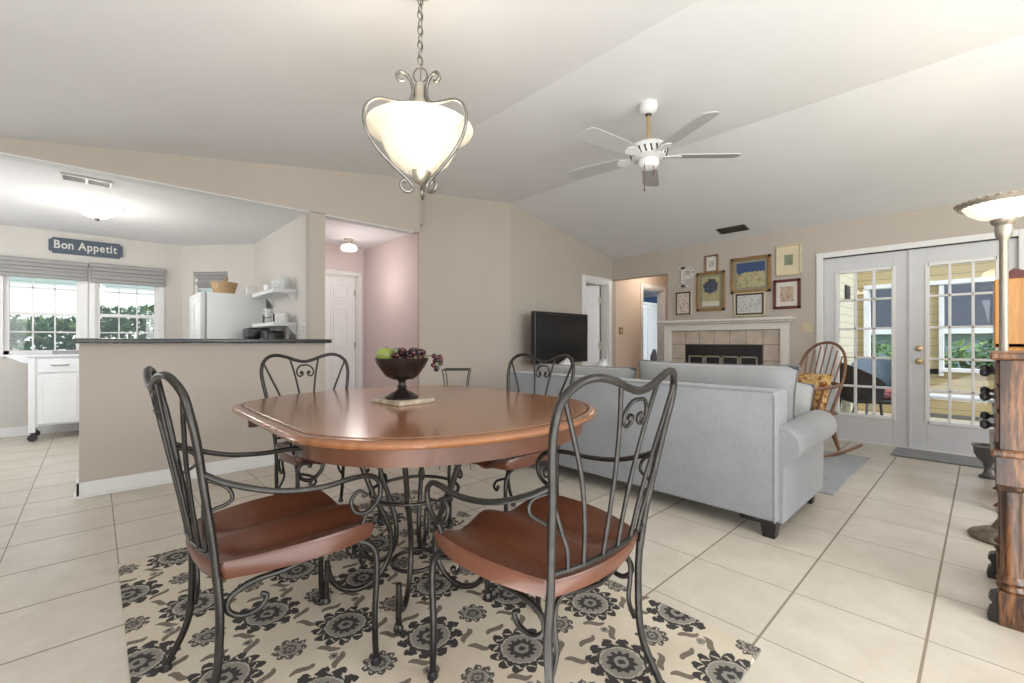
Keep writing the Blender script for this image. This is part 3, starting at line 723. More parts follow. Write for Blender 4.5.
t = thing('house', 'bright white neighbouring building with grey-green trim, beyond the kitchen hedge', 'house', (0, 14.5, -0.13))
bm = B(); box(bm, -14, 9, 0, 5, 0, 2.95); obj('wall', bm, M['neighborw'], t)
bm = B(); box(bm, -14.3, 9.3, -0.4, -0.02, 2.9, 3.5, bev=0.02); obj('eaves', bm, M['greenroof'], t)
for x in (-2.6, 0.9):
    bm = B(); box(bm, x, x + 0.9, -0.03, 0.02, 1.2, 2.2); obj('window', bm, M['greenroof'], t)

# wicker armchairs on the porch
def wicker_chair(loc, rz, label, mat):
    t = thing('wicker_armchair', label, 'chair', loc, rz, 'wicker armchairs on the porch')
    bm = B(); n = 22; H = 5; ring = []
    for k in range(H + 1):
        row = []
        for i in range(n + 1):
            a = math.radians(-10 - 160 * 0 + (200 * i / n)) - math.radians(0)
            a = math.radians(-10 + 200 * i / n)
            # back is toward -y : a=270deg centre
            th = a + PI
            tp = math.sin(PI * i / n) ** 0.8
            top = 0.62 + 0.26 * tp
            z = 0.40 + (top - 0.40) * k / H
            R = 0.29 + 0.05 * k / H
            row.append((R * math.cos(th), R * math.sin(th) - 0.06 * k / H * tp, z))
        ring.append(row)
    V = [[bm.verts.new(p) for p in r] for r in ring]
    V2 = [[bm.verts.new((p[0] * 0.93, p[1] * 0.93, p[2])) for p in r] for r in ring]
    for k in range(H):
        for i in range(n):
            bm.faces.new((V[k][i], V[k][i + 1], V[k + 1][i + 1], V[k + 1][i])); bm.faces.new((V2[k][i], V2[k + 1][i], V2[k + 1][i + 1], V2[k][i + 1]))
    for i in range(n): bm.faces.new((V[H][i], V[H][i + 1], V2[H][i + 1], V2[H][i]))
    obj('backrest', bm, mat, t, 60)
    bm = B(); box(bm, -0.27, 0.27, -0.26, 0.28, 0.36, 0.41, bev=0.02); obj('seat', bm, mat, t)
    bm = B(); box(bm, -0.24, 0.24, -0.22, 0.26, 0.41, 0.47, bev=0.025); obj('cushion', bm, M['redcush'], t)
    for x in (-0.23, 0.23):
        for y in (-0.2, 0.24):
            bm = B(); tube(bm, [(x, y, 0.37), (x * 1.08, y * 1.1, 0.18), (x * 1.18, y * 1.25, 0.0)], 0.016, 7, 3); obj('leg', bm, mat, t, 60)
    return t
wicker_chair((7.15, 1.02, -0.02), math.radians(-150), 'dark brown wicker armchair nearest the glass of the left french door', M['darkwicker'])
wicker_chair((8.02, 0.98, -0.02), math.radians(115), 'blue-grey wicker armchair behind the dark one on the porch', M['bluewicker'])
t = thing('porch_bench', 'low white-topped bench on the porch beneath the yellow siding', 'bench', (8.10, 0.24, -0.02), math.radians(90))
bm = B()
for i in range(3): box(bm, -0.42, 0.36, -0.2 + i * 0.135, -0.075 + i * 0.135, 0.38, 0.42, bev=0.006)
obj('seat', bm, M['benchgrey'], t)
for x in (-0.36, 0.26):
    bm = B(); box(bm, x, x + 0.05, -0.17, -0.11, 0, 0.38); box(bm, x, x + 0.05, 0.12, 0.18, 0, 0.38); box(bm, x, x + .05, -0.17, 0.18, 0.33, 0.38); obj('leg', bm, M['vent'], t)
bm = B(); box(bm, -0.36, 0.3, -0.02, 0.02, 0.12, 0.17); obj('stretcher', bm, M['vent'], t)

# ------------------------------------------------------------------ rugs
bm = B(); box(bm, 0.085, 1.722, 0.540, 2.90, 0.001, 0.012, bev=0.003)
tag(obj('floor_rug', bm, M['rug']), 'cream rug with charcoal medallion flowers under the dining table', 'rug')
bm = B(); box(bm, 3.835, 5.30, 0.735, 3.2, 0.001, 0.012, bev=0.003)
tag(obj('floor_rug', bm, M['ruggrey']), 'mottled blue-grey rug on the far side of the sofa', 'rug')
bm = B(); box(bm, 5.60, 6.04, -0.45, 0.62, 0.001, 0.012, bev=0.003)
tag(obj('door_mat', bm, M['matdark']), 'dark grey mat on the floor before the french doors', 'mat')

# ------------------------------------------------------------------ dining table
TX, TY, TZ = 1.245, 2.10, 0.78
def outline(off=0.0, n=96):
    hw, hl, half = 0.755 + off, 0.58 + off, 0.40
    pts = []
    for i in range(n):
        a = 2 * PI * i / n; c, s = math.cos(a), math.sin(a); e = 1.0
        x = hw * c; y = (hl if s < 0 else hl - 0.11) * s
        pts.append((x, y + (half if s >= -1e-9 and a < PI + 1e-6 else -half)))
    # straight sides come from the jump between halves
    return pts
tb = thing('dining_table', 'oval cherry-wood dining table on a scrolled black iron pedestal', 'table', (TX, TY, 0))
bm = B()
offs = [(-0.30, TZ), (-0.052, TZ), (-0.049, TZ - 0.003), (-0.041, TZ - 0.003), (-0.037, TZ - 0.001), (-0.012, TZ - 0.005), (-0.003, TZ - 0.011), (0.0, TZ - 0.019), (-0.003, TZ - 0.027), (-0.010, TZ - 0.032), (-0.03, TZ - 0.034), (-0.30, TZ - 0.034)]
rings = [[bm.verts.new((x, y, z)) for x, y in outline(o)] for o, z in offs]
n = len(rings[0])
for k, (a, b) in enumerate(zip(rings, rings[1:])):
    for i in range(n):
        f = bm.faces.new((a[i], a[(i + 1) % n], b[(i + 1) % n], b[i])); f.material_index = 1 if k == 2 else 0
bm.faces.new(rings[0]); bm.faces.new(rings[-1])
obj('tabletop', bm, [M['tablewood'], M['tablegroove']], tb, 40)
def apron(sgn):
    bm = B(); P = []
    for i in range(49):
        a = PI * i / 48; c, s = math.cos(a), math.sin(a); e = 1.0
        P.append((math.copysign(abs(c) ** e, c), abs(s) ** e))
    oo = [(x * 0.68, sgn * (y * (0.52 if sgn < 0 else 0.41) + 0.40)) for x, y in P]; ii = [(x * 0.655, sgn * (y * (0.495 if sgn < 0 else 0.385) + 0.40)) for x, y in P]
    for z0_, z1_ in ((TZ - 0.105, TZ - 0.034),):
        A = [bm.verts.new((x, y, z0_)) for x, y in oo]; Bq = [bm.verts.new((x, y, z1_)) for x, y in oo]
        C = [bm.verts.new((x, y, z0_)) for x, y in ii]; D = [bm.verts.new((x, y, z1_)) for x, y in ii]
        for i in range(48):
            bm.faces.new((A[i], A[i + 1], Bq[i + 1], Bq[i])); bm.faces.new((C[i], D[i], D[i + 1], C[i + 1])); bm.faces.new((A[i], C[i], C[i + 1], A[i + 1])); bm.faces.new((Bq[i], Bq[i + 1], D[i + 1], D[i]))
        for i in (0, 48): bm.faces.new((A[i], Bq[i], D[i], C[i]))
    return bm
for s in (1, -1): obj('apron', apron(s), M['apronwood'], tb, 40)
for s in (1, -1):
    bm = B(); box(bm, s * 0.64 - 0.011, s * 0.64 + 0.011, -0.385, 0.385, TZ - 0.10, TZ - 0.034); obj('leaf_apron', bm, M['apronwood'], tb)
    bm = B()
    for y in (-0.40, 0.40):
        bm = B(); box(bm, s * 0.668 - 0.02, s * 0.668 + 0.02, y - 0.014, y + 0.014, TZ - 0.106, TZ - 0.034, bev=0.002)
        obj('apron_block', bm, M['tablegroove'], tb)
# iron pedestal
PX, PY = -0.160, -0.290
for k in range(6):
    a = math.radians(230 + 60 * k); c, s = math.cos(a), math.sin(a)
    def L(r, z, w=0.0): return (PX + c * r - s * w, PY + s * r + c * w, z)
    bm = B()
    tube(bm, [L(0.30, 0.744), L(0.268, 0.63), L(0.228, 0.52), L(0.187, 0.414), L(0.142, 0.32), L(0.114, 0.23), L(0.120, 0.14), L(0.170, 0.062), L(0.25, 0.030), L(0.325, 0.052), L(0.368, 0.105), L(0.383, 0.165)], 0.0118, 8, 6)
    o = obj('leg', bm, M['iron'], tb, 60)
    bm = B(); tube(bm, [L(0.383, 0.185), L(0.386, 0.10), L(0.388, 0.012)], 0.0115, 8, 4)
    tube(bm, [L(0.388, 0.03), L(0.405, 0.018), L(0.428, 0.026), L(0.436, 0.048), L(0.422, 0.060), L(0.412, 0.048)], [0.008, 0.007, 0.006], 7, 5)
    obj('scroll_foot', bm, M['iron'], o, 60)
    bm = B(); lathe(bm, [(0.012, 0.02), (0.019, 0.006), (0.019, 0.0)], 12, L(0.388, 0.013)); obj('foot_cap', bm, M['iron'], o, 60)
    bm = B(); tube(bm, [L(0.200, 0.425, 0.012), L(0.197, 0.45, 0.004), L(0.19, 0.455, -0.008), L(0.187, 0.43, -0.014), L(0.190, 0.400, -0.008), L(0.20, 0.395, 0.004)], 0.006, 6, 4, closed=True); obj('collar', bm, M['iron'], o, 60)
for z, r, rr in ((0.414, 0.200, 0.008), (0.085, 0.105, 0.009)):
    bm = B(); tube(bm, [(PX + r * math.cos(2 * PI * i / 24), PY + r * math.sin(2 * PI * i / 24), z) for i in range(24)], rr, 8, 2, closed=True); obj('ring', bm, M['iron'], tb, 60)

# ------------------------------------------------------------------ dining chairs
def BP(s, z): 
    t = (z - 0.46) / 0.54
    return (s, -0.205 - 0.105 * max(0, t) ** 1.1 - 0.04 * (1 - min(1, (s / 0.26) ** 2)), z)
def make_chair(label):
    t = thing('dining_chair', label, 'chair', (0, 0, 0), 0, 'iron and wood dining chairs around the table')
    # saddle seat
    bm = B(); n = 34
    G = {}
    def top(x, y):
        d = 0.030 * math.exp(-((abs(x) - 0.108) / 0.066) ** 2) * (1 / (1 + math.exp(-(y + 0.17) / 0.022)))
        rise = 0.006 * max(0, (y - 0.10) / 0.12) * math.exp(-(x / 0.05) ** 2)
        roll = -0.012 * max(0, (y - 0.15) / 0.10) ** 2 + 0.010 * max(0, (abs(x) - 0.19) / 0.06)
        return 0.478 - d + rise + roll
    for i in range(n + 1):
        for j in range(n + 1):
            u, v = 2 * i / n - 1, 2 * j / n - 1
            # square to squircle
            uu = u * math.sqrt(max(0, 1 - 0.27 * v * v)); vv = v * math.sqrt(max(0, 1 - 0.27 * u * u))
            wy = 0.232 + 0.020 * vv
            x, y = uu * wy * 1.10, vv * 0.250 + 0.004 + 0.012 * (1 - uu * uu) * (1 if v > 0 else -0.4)
            G[i, j] = (x, y)
    V = {k: bm.verts.new((p[0], p[1], top(*p))) for k, p in G.items()}
    Lw = {k: bm.verts.new((p[0] * 0.97, p[1] * 0.97, 0.428)) for k, p in G.items()}
    bd = [(i, 0) for i in range(n)] + [(n, j) for j in range(n)] + [(i, n) for i in range(n, 0, -1)] + [(0, j) for j in range(n, 0, -1)]
    Md = {k: bm.verts.new((G[k][0] * 1.02, G[k][1] * 1.02, top(*G[k]) - 0.012)) for k in bd}
    for i in range(n):
        for j in range(n):
            bm.faces.new((V[i, j], V[i + 1, j], V[i + 1, j + 1], V[i, j + 1])); bm.faces.new((Lw[i, j], Lw[i, j + 1], Lw[i + 1, j + 1], Lw[i + 1, j]))
    for q in range(len(bd)):
        a, b = bd[q], bd[(q + 1) % len(bd)]
        bm.faces.new((V[a], Md[a], Md[b], V[b])); bm.faces.new((Md[a], Lw[a], Lw[b], Md[b]))
    obj('seat', bm, M['seatwood'], t, 50)
    # back frame (posts and crest)
    half = [(0.205, 0.43), (0.216, 0.55), (0.238, 0.70), (0.261, 0.83), (0.268, 0.90), (0.257, 0.955), (0.220, 0.992), (0.170, 1.002), (0.112, 0.990), (0.052, 0.968), (0.0, 0.958)]
    pts = [BP(s, z) for s, z in half] + [BP(-s, z) for s, z in half[-2::-1]]
    bm = B(); tube(bm, pts, 0.0105, 9, 5); obj('back_frame', bm, M['chair_iron'], t, 60)
    bm = B(); tube(bm, [BP(-0.211, 0.502), BP(-0.1, 0.498), BP(0, 0.498), BP(0.1, 0.498), BP(0.211, 0.502)], 0.0075, 8, 5); obj('back_rail', bm, M['chair_iron'], t, 60)
    for s in (-1, 1):
        bm = B(); tube(bm, [BP(s * 0.252, 0.955), BP(s * 0.215, 0.87), BP(s * 0.165, 0.75), BP(s * 0.128, 0.62), BP(s * 0.108, 0.500)], 0.0062, 7, 5); obj('spindle', bm, M['chair_iron'], t, 60)
        bm = B(); tube(bm, [BP(s * 0.090, 0.982), BP(s * 0.064, 0.87), BP(s * 0.044, 0.74), BP(s * 0.036, 0.62), BP(s * 0.034, 0.498)], 0.0062, 7, 5); obj('spindle', bm, M['chair_iron'], t, 60)
        bm = B(); tube(bm, [BP(s * 0.236, 0.70), BP(s * 0.200, 0.62), BP(s * 0.172, 0.56), BP(s * 0.160, 0.500)], 0.0062, 7, 5); obj('spindle', bm, M['chair_iron'], t, 60)
        # curl in the crest
        c = [(0.0, 0.935), (0.026, 0.932), (0.048, 0.910), (0.052, 0.883), (0.036, 0.864), (0.018, 0.872), (0.016, 0.889), (0.027, 0.893)]
        bm = B(); tube(bm, [BP(s * a, b) for a, b in c], [0.0058, 0.005, 0.007], 7, 5); p = BP(s * 0.026, 0.887); ball(bm, p, 0.009); obj('scroll', bm, M['chair_iron'], t, 60)
        # legs
        bm = B(); tube(bm, [(s * 0.205, -0.2195, 0.45), (s * 0.206, -0.213, 0.32), (s * 0.205, -0.225, 0.15), (s * 0.218, -0.282, 0.012)], 0.0112, 8, 5)
        o = obj('leg', bm, M['chair_iron'], t, 60)
        bm = B(); lathe(bm, [(0.012, 0.022), (0.017, 0.006), (0.017, 0)], 10, (s * 0.218, -0.282, 0)); obj('foot_cap', bm, M['black'], o, 60)
        bm = B(); tube(bm, [(s * 0.20, 0.04, 0.418), (s * 0.215, 0.12, 0.424), (s * 0.225, 0.18, 0.425), (s * 0.232, 0.225, 0.39), (s * 0.235, 0.236, 0.32), (s * 0.235, 0.228, 0.16), (s * 0.236, 0.232, 0.012)], 0.0105, 8, 5)
        o = obj('leg', bm, M['chair_iron'], t, 60)
        bm = B(); lathe(bm, [(0.012, 0.022), (0.017, 0.006), (0.017, 0)], 10, (s * 0.236, 0.232, 0)); obj('foot_cap', bm, M['black'], o, 60)
        bm = B(); tube(bm, [(s * 0.20, 0.04, 0.418), (s * 0.20, -0.05, 0.402), (s * 0.20, -0.13, 0.400), (s * 0.198, -0.185, 0.375), (s * 0.198, -0.193, 0.34), (s * 0.20, -0.16, 0.312), (s * 0.205, -0.115, 0.318), (s * 0.205, -0.095, 0.345), (s * 0.203, -0.110, 0.358)], [0.009, 0.0085, 0.007], 8, 5)
        obj('stretcher', bm, M['chair_iron'], t, 60)
        # front inner C scroll
        bm = B(); tube(bm, [(s * 0.232, 0.225, 0.39), (s * 0.19, 0.225, 0.375), (s * 0.15, 0.222, 0.355), (s * 0.135, 0.222, 0.325), (s * 0.155, 0.222, 0.31), (s * 0.170, 0.222, 0.328)], 0.007, 7, 5); ball(bm, (s * 0.166, 0.222, 0.330), 0.010); obj('scroll', bm, M['chair_iron'], t, 60)
        # arm
        bm = B(); tube(bm, [(s * 0.244, -0.258, 0.742), (s * 0.264, -0.20, 0.708), (s * 0.280, -0.09, 0.668), (s * 0.284, 0.03, 0.652), (s * 0.275, 0.13, 0.655), (s * 0.260, 0.20, 0.645), (s * 0.250, 0.240, 0.608), (s * 0.246, 0.236, 0.556), (s * 0.244, 0.195, 0.522), (s * 0.243, 0.155, 0.534), (s * 0.243, 0.142, 0.572), (s * 0.244, 0.166, 0.598), (s * 0.244, 0.192, 0.584)], [0.0088, 0.0088, 0.0088, 0.0075, 0.006], 8, 6)
        ball(bm, (s * 0.244, 0.188, 0.582), 0.010)
        tube(bm, [(s * 0.244, 0.195, 0.522), (s * 0.236, 0.178, 0.47), (s * 0.226, 0.172, 0.428)], 0.0062, 7, 4)
        obj('armrest', bm, M['chair_iron'], t, 60)
        # rear brace below the back
        bm = B(); tube(bm, [(s * 0.196, -0.205, 0.20), (s * 0.165, -0.205, 0.27), (s * 0.175, -0.205, 0.36), (s * 0.150, -0.205, 0.415), (s * 0.07, -0.215, 0.405), (0, -0.22, 0.395)], 0.0072, 7, 5); obj('rear_brace', bm, M['chair_iron'], t, 60)
        bm = B(); tube(bm, [(s * 0.240, -0.255, 0.728), (s * 0.252, -0.205, 0.698), (s * 0.250, -0.195, 0.660), (s * 0.234, -0.235, 0.640)], 0.0055, 7, 4); obj('scroll', bm, M['chair_iron'], t, 60)
    return t
M['chair_iron'] = plain('chair_iron', (0.042, 0.039, 0.036), 0.33, 0.75, var=0.25, scale=30)
chair0 = make_chair('iron armchair with wood seat, nearest on the left, seen from its side')
chair0.location = (0.460, 1.645, 0.011); chair0.rotation_euler = (0, 0, math.radians(-89))
for x, y, rz, lab in ((1.055, 0.985, 1, 'iron armchair in the foreground with its back to the viewer'),
                      (1.01, 2.715, 181, 'iron armchair at the far end of the table, in front of the half wall'),
                      (1.75, 1.91, 92, 'iron armchair beyond the table, in front of the sofa back')):
    c = copy_tree(chair0); c.location = (x, y, 0.011); c.rotation_euler = (0, 0, math.radians(rz)); c['label'] = lab
    if y < 1.2: c.scale = (1.07, 1.05, 1.0)

# ------------------------------------------------------------------ centrepiece
bm = B(); box(bm, -0.112, 0.112, -0.130, 0.130, 0, 0.022, bev=0.003)
tr = obj('trivet', bm, M['stone'], loc=(1.19, 2.11, TZ)); tag(tr, 'square tan stone tile lying on the table beneath the fruit bowl', 'trivet')
tr.rotation_euler = (0, 0, math.radians(6))
BX, BY, BZ = 1.18, 2.10, TZ + 0.0222
t = thing('fruit_bowl', 'dark bronze footed bowl holding fruit on the dining table', 'bowl', (BX, BY, BZ)); t.scale = (1, 1, 1.10)
bm = B(); lathe(bm, [(0, 0.118), (0.05, 0.110), (0.10, 0.150), (0.128, 0.182), (0.134, 0.192), (0.139, 0.192), (0.136, 0.180), (0.118, 0.150), (0.085, 0.108), (0.060, 0.092), (0.03, 0.09), (0.0, 0.09)], 32); obj('basin', bm, M['bowl'], t, 50)
bm = B(); lathe(bm, [(0.0, 0.0), (0.086, 0.0), (0.088, 0.010), (0.072, 0.018), (0.056, 0.028), (0.034, 0.036), (0.022, 0.046), (0.026, 0.055), (0.020, 0.064), (0.018, 0.078), (0.028, 0.090), (0.0, 0.092)], 28); obj('foot', bm, M['bowl'], t, 50)
# green apple
t = thing('green_apple', 'single green apple at the left rim of the fruit bowl', 'fruit', (BX - 0.062, BY + 0.062, BZ + 0.176))
bm = B(); ap = [(0, 0.006), (0.016, 0.0), (0.034, 0.012), (0.047, 0.038), (0.047, 0.062), (0.034, 0.084), (0.016, 0.088), (0.004, 0.080), (0, 0.078)]; lathe(bm, ap, 20); obj('flesh', bm, M['pear'], t, 70)
bm = B(); tube(bm, [(0, 0, 0.078), (0.003, 0, 0.09), (0.009, 0, 0.1)], 0.002, 5, 3); obj('stalk', bm, M['stem'], t)
# grapes: one bunch resting in the bowl and hanging over its edge
gr = thing('grape_bunch', 'bunch of dark red and black grapes spilling over the bowl edge', 'fruit', (BX + 0.03, BY - 0.02, BZ + 0.186))
bm = B(); tube(bm, [(-0.05, 0.02, 0.02), (0.0, 0.0, 0.035), (0.06, -0.05, 0.035), (0.105, -0.10, 0.03), (0.125, -0.115, -0.02)], 0.003, 6, 4); obj('stem', bm, M['stem'], gr)
gm = []
for m_ in ('grape', 'grape2', 'grape3'):
    bm = B(); ball(bm, (0, 0, 0), 0.0135, n=12, m=8); o_ = obj('grape', bm, M[m_], gr, 180); gm.append(o_)
R_, F_ = Vector((math.sin(TH), -math.cos(TH), 0)), Vector((math.cos(TH), math.sin(TH), 0))
spots = []
tries = 0
while len(spots) < 62 and tries < 9000:
    tries += 1
    u = random.uniform(-0.07, 0.115); w_ = random.uniform(-0.06, 0.06); hgt = random.uniform(-0.01, 0.060 - 0.10 * abs(u - 0.02) * 0.4)
    p = R_ * u + F_ * w_ + Vector((0, 0, hgt + 0.01))
    q = Vector((p.x + 0.03, p.y - 0.02)); 
    if q.length > 0.118: continue
    if all((p - s_).length > 0.0225 for s_ in spots): spots.append(p)
for du, dz in ((0.128, 0.035), (0.142, 0.030), (0.152, 0.012), (0.136, 0.010), (0.148, -0.008), (0.160, 0.030), (0.132, -0.012), (0.150, -0.028), (0.140, -0.036), (0.163, -0.004), (0.168, 0.014)):
    spots.append(R_ * du + F_ * random.uniform(-0.02, 0.02) + Vector((0, 0, dz)))
for i, p in enumerate(spots):
    src = gm[0 if i % 7 in (0, 2, 4, 5) else (1 if i % 7 in (1, 6) else 2)] if i >= 3 else gm[i]
    g = src if i < 3 else src.copy()
    if i >= 3: COL.objects.link(g); g.parent = gr
    g.location = p

# ------------------------------------------------------------------ sofa
SX, SY0, SY1 = 2.72, 0.775, 2.98
sf = thing('sofa', 'light grey linen sofa with rolled arms, its back to the table', 'sofa', (SX, 1.88, 0))
def sof(name, bm, mat, sm=45): return obj(name, bm, mat, sf, sm, (-SX, -1.88, 0)) 
bm = B(); box(bm, SX, SX + 0.20, SY0 + 0.0, SY1, 0.10, 0.825, bev=0.022, seg=3); sof('backrest', bm, M['sofa'])
bm = B(); box(bm, SX + 0.18, SX + 0.86, SY0 + 0.10, SY1 - 0.10, 0.10, 0.30, bev=0.012, seg=2); sof('seat_base', bm, M['sofa'])
def arm_bm(yc, sgn):
    # profile in (y,z), sgn = outward direction
    bm = B(); P = []
    inner = 0.055; out = []
    out.append((yc - sgn * 0.07, 0.10)); out.append((yc - sgn * 0.07, 0.50))
    cz, r = 0.535, 0.098
    for i in range(15):
        a = math.radians(200 - i * 255 / 14)
        out.append((yc + sgn * (0.025 + r * math.cos(a)), cz + r * math.sin(a)))
    out.append((yc + sgn * 0.045, 0.42)); out.append((yc + sgn * 0.04, 0.10))
    pr = []
    x0, x1 = SX + 0.03, SX + 0.92
    xs = [x0, x0 + 0.012, x1 - 0.02, x1]
    sc_ = [0.96, 1.0, 1.0, 0.95]; rings_ = []
    cy = yc; czz = 0.35
    for x, s_ in zip(xs, sc_):
        rings_.append([bm.verts.new((x, cy + (y - cy) * s_, czz + (z - czz) * (s_ if z > 0.2 else 1))) for y, z in out])
    m_ = len(out)
    for a, b in zip(rings_, rings_[1:]):
        for i in range(m_): bm.faces.new((a[i], a[(i + 1) % m_], b[(i + 1) % m_], b[i]))
    bm.faces.new(rings_[0]); bm.faces.new(rings_[-1])
    return bm
sof('armrest', arm_bm(SY0 + 0.02, -1), M['sofa'], 40); sof('armrest', arm_bm(SY1 - 0.02, 1), M['sofa'], 40)
for i in range(2):
    y0 = SY0 + 0.11 + i * 0.995
    bm = B(); box(bm, SX + 0.22, SX + 0.90, y0, y0 + 0.985, 0.30, 0.45, bev=0.035, seg=3); sof('seat_cushion', bm, M['cushion'])
bm = B(); tube(bm, [(SX, SY0 + 0.012, 0.10), (SX - 0.001, SY0 + 0.012, 0.45), (SX - 0.001, SY0 + 0.012, 0.80)], 0.0045, 6, 4)
tube(bm, [(SX + 0.004, SY0 + 0.02, 0.822), (SX + 0.002, 1.9, 0.825), (SX + 0.004, SY1 - 0.02, 0.822)], 0.0045, 6, 4); sof('piping', bm, M['cushion'])
bm = B()
for (x, y) in ((SX + 0.02, SY0 + 0.01), (SX + 0.02, SY1 - 0.09), (SX + 0.80, SY0 + 0.01), (SX + 0.80, SY1 - 0.09)):
    b2 = B(); box(b2, x, x + 0.085, y, y + 0.085, 0, 0.10)
    for v in b2.verts:
        if v.co.z < 0.01: v.co.x = x + 0.0425 + (v.co.x - x - 0.0425) * 0.72; v.co.y = y + 0.0425 + (v.co.y - y - 0.0425) * 0.72
    box(b2, x + 0.02, x + 0.06, (y + 0.085) if y < 1.5 else y - 0.12, (y + 0.205) if y < 1.5 else y, 0.065, 0.10, bev=0.01)
    sof('leg', b2, M['blackwood'])
bm.free()
def cushion(label, w, h, t_, loc, rz, tilt, mat, pipe=None, name='sofa_cushion', cat='cushion', group=None, noise=0.008, pinch=0.04, roll=0):
    th_ = thing(name, label, cat, loc, rz, group); 
    bm = pillow_bm(w, h, t_, 16, pinch, noise)
    R = Matrix.Rotation(tilt, 4, 'X') @ Matrix.Rotation(roll, 4, 'Y')
    bmesh.ops.transform(bm, matrix=R, verts=bm.verts); obj('cover', bm, mat, th_, 80)
    bm = B(); tube(bm, pillow_edge(w, h, pinch), 0.0055, 6, 2, closed=True); bmesh.ops.transform(bm, matrix=R, verts=bm.verts); obj('piping', bm, pipe or mat, th_, 80)
    return th_
# back cushions, thickness along world x (rz 90deg)
cushion('wide grey back cushion at the right end of the sofa, dark piping on its edge', 1.08, 0.50, 0.24, (SX + 0.33, 1.305, 0.455), PI / 2, math.radians(6), M['cushion'], M['cushdark'], group='sofa back cushions')
cushion('wide grey back cushion at the left end of the sofa', 1.04, 0.44, 0.22, (SX + 0.33, 2.39, 0.455), PI / 2, math.radians(6), M['cushion'], M['cushdark'], group='sofa back cushions')
cushion('small grey throw pillow leaning beside the rolled arm of the sofa', 0.44, 0.42, 0.14, (SX + 0.66, 1.00, 0.46), math.radians(125), math.radians(20), M['pillow'], M['cushdark'], 'throw_pillow', 'pillow', 'throw pillows', roll=math.radians(-14))
for k, (x, y, rz, lab, m_) in enumerate(((SX + 0.44, 2.72, 60, 'patterned grey and white throw pillow at the left end of the sofa, nearest the television', 'patpillow'), (SX + 0.62, 2.42, 75, 'patterned pale throw pillow right of its neighbour, corner pointing up', 'patpillow'))):
    cushion(lab, 0.42, 0.42, 0.13, (x, y, 0.50), math.radians(rz), math.radians(10), M[m_], None, 'throw_pillow', 'pillow', 'throw pillows', roll=math.radians(22))

# ------------------------------------------------------------------ fireplace
fp = thing('fireplace', 'cream painted fireplace with tan tile surround and black firebox', 'fireplace', (XW, 2.36, 0))
def fpo(name, bm, mat, sm=None): return obj(name, bm, mat, fp, sm, (-XW, -2.36, 0))
bm = B(); box(bm, XW - 0.10, XW, 1.60, 1.68, 0, 1.25, bev=0.004); box(bm, XW - 0.10, XW, 3.07, 3.17, 0, 1.25, bev=0.004); box(bm, XW - 0.10, XW, 1.60, 3.17, 1.25, 1.335, bev=0.004); fpo('surround', bm, M['mantel'])
bm = B(); box(bm, XW - 0.20, XW, 1.53, 3.24, 1.36, 1.395, bev=0.008); box(bm, XW - 0.16, XW, 1.56, 3.21, 1.335, 1.362, bev=0.01); fpo('mantel_shelf', bm, M['mantel'])
bm = B(); box(bm, XW - 0.05, XW, 1.68, 3.07, 0, 1.25); fpo('tile_bed', bm, M['grout'])
ys = [1.68 + (3.07 - 1.68) * i / 7 for i in range(8)]
ty0, ty1 = ys[1], ys[6]
bm = B()
for i in range(7): box(bm, XW - 0.058, XW - 0.045, ys[i] + 0.003, ys[i + 1] - 0.003, 1.063, 1.247, bev=0.002)
for k in range(5):
    for (a, b) in ((ys[0], ys[1]), (ys[6], ys[7])): box(bm, XW - 0.058, XW - 0.045, a + 0.003, b - 0.003, 1.06 - 0.2 * (k + 1) + 0.003, 1.06 - 0.2 * k - 0.003, bev=0.002)
fpo('tile', bm, M['firetile'])
bm = B(); box(bm, XW - 0.07, XW - 0.04, ty0 + 0.01, ty1 - 0.01, 0.02, 1.055, bev=0.003); fpo('firebox', bm, M['fireblack'])
dw = (ty1 - ty0 - 0.10) / 4
for i in range(4):
    a = ty0 + 0.05 + i * dw; bm = B()
    for q in ((a + .005, a + .025, .15, .91), (a + dw - .025, a + dw - .005, .15, .91), (a + .005, a + dw - .005, .15, .17), (a + .005, a + dw - .005, .89, .91)): box(bm, XW - 0.082, XW - 0.07, *q, bev=0.002)
    fpo('firebox_door', bm, M['firemetal'])
# picture frames on the fireplace wall
def framed(name, label, y0, y1, z0, z1, fw, fm, mats, mw, art, dep=0.028, inner=None):
    cy, zb = (y0 + y1) / 2, z0; w, h = y1 - y0, z1 - z0
    t = thing('picture_frame', label, 'picture', (XW, cy, zb), 0, 'framed pictures above the fireplace')
    bm = B()
    for q in ((-w / 2, -w / 2 + fw, 0, h), (w / 2 - fw, w / 2, 0, h), (-w / 2, w / 2, 0, fw), (-w / 2, w / 2, h - fw, h)): box(bm, -dep, -0.001, q[0], q[1], q[2], q[3], bev=0.005)
    obj('frame', bm, fm, t)
    if inner:
        bm = B(); f2 = fw + inner[1]
        for q in ((-w / 2 + fw, -w / 2 + f2, fw, h - fw), (w / 2 - f2, w / 2 - fw, fw, h - fw), (-w / 2 + fw, w / 2 - fw, fw, f2), (-w / 2 + fw, w / 2 - fw, h - f2, h - fw)): box(bm, -dep * 0.8, -0.001, *q, bev=0.002)
        obj('inner_frame', bm, inner[0], t)
    bm = B(); box(bm, -0.012, -0.002, -w / 2 + fw * 0.9, w / 2 - fw * 0.9, fw * 0.9, h - fw * 0.9); obj('mount', bm, mats, t)
    b = mw
    bm = B(); box(bm, -0.0145, -0.011, -w / 2 + b[0], w / 2 - b[0], b[1], h - b[2]); o_ = obj('print', bm, art, t); 
    return t
framed('a', 'red and cream sketch in thin black frame, lowest left above the mantel', 2.80, 3.05, 1.465, 1.815, 0.014, M['creamframe'], M['mat_white'], (0.045, 0.045, 0.045), M['art1'], inner=(M['blackframe'], 0.020))
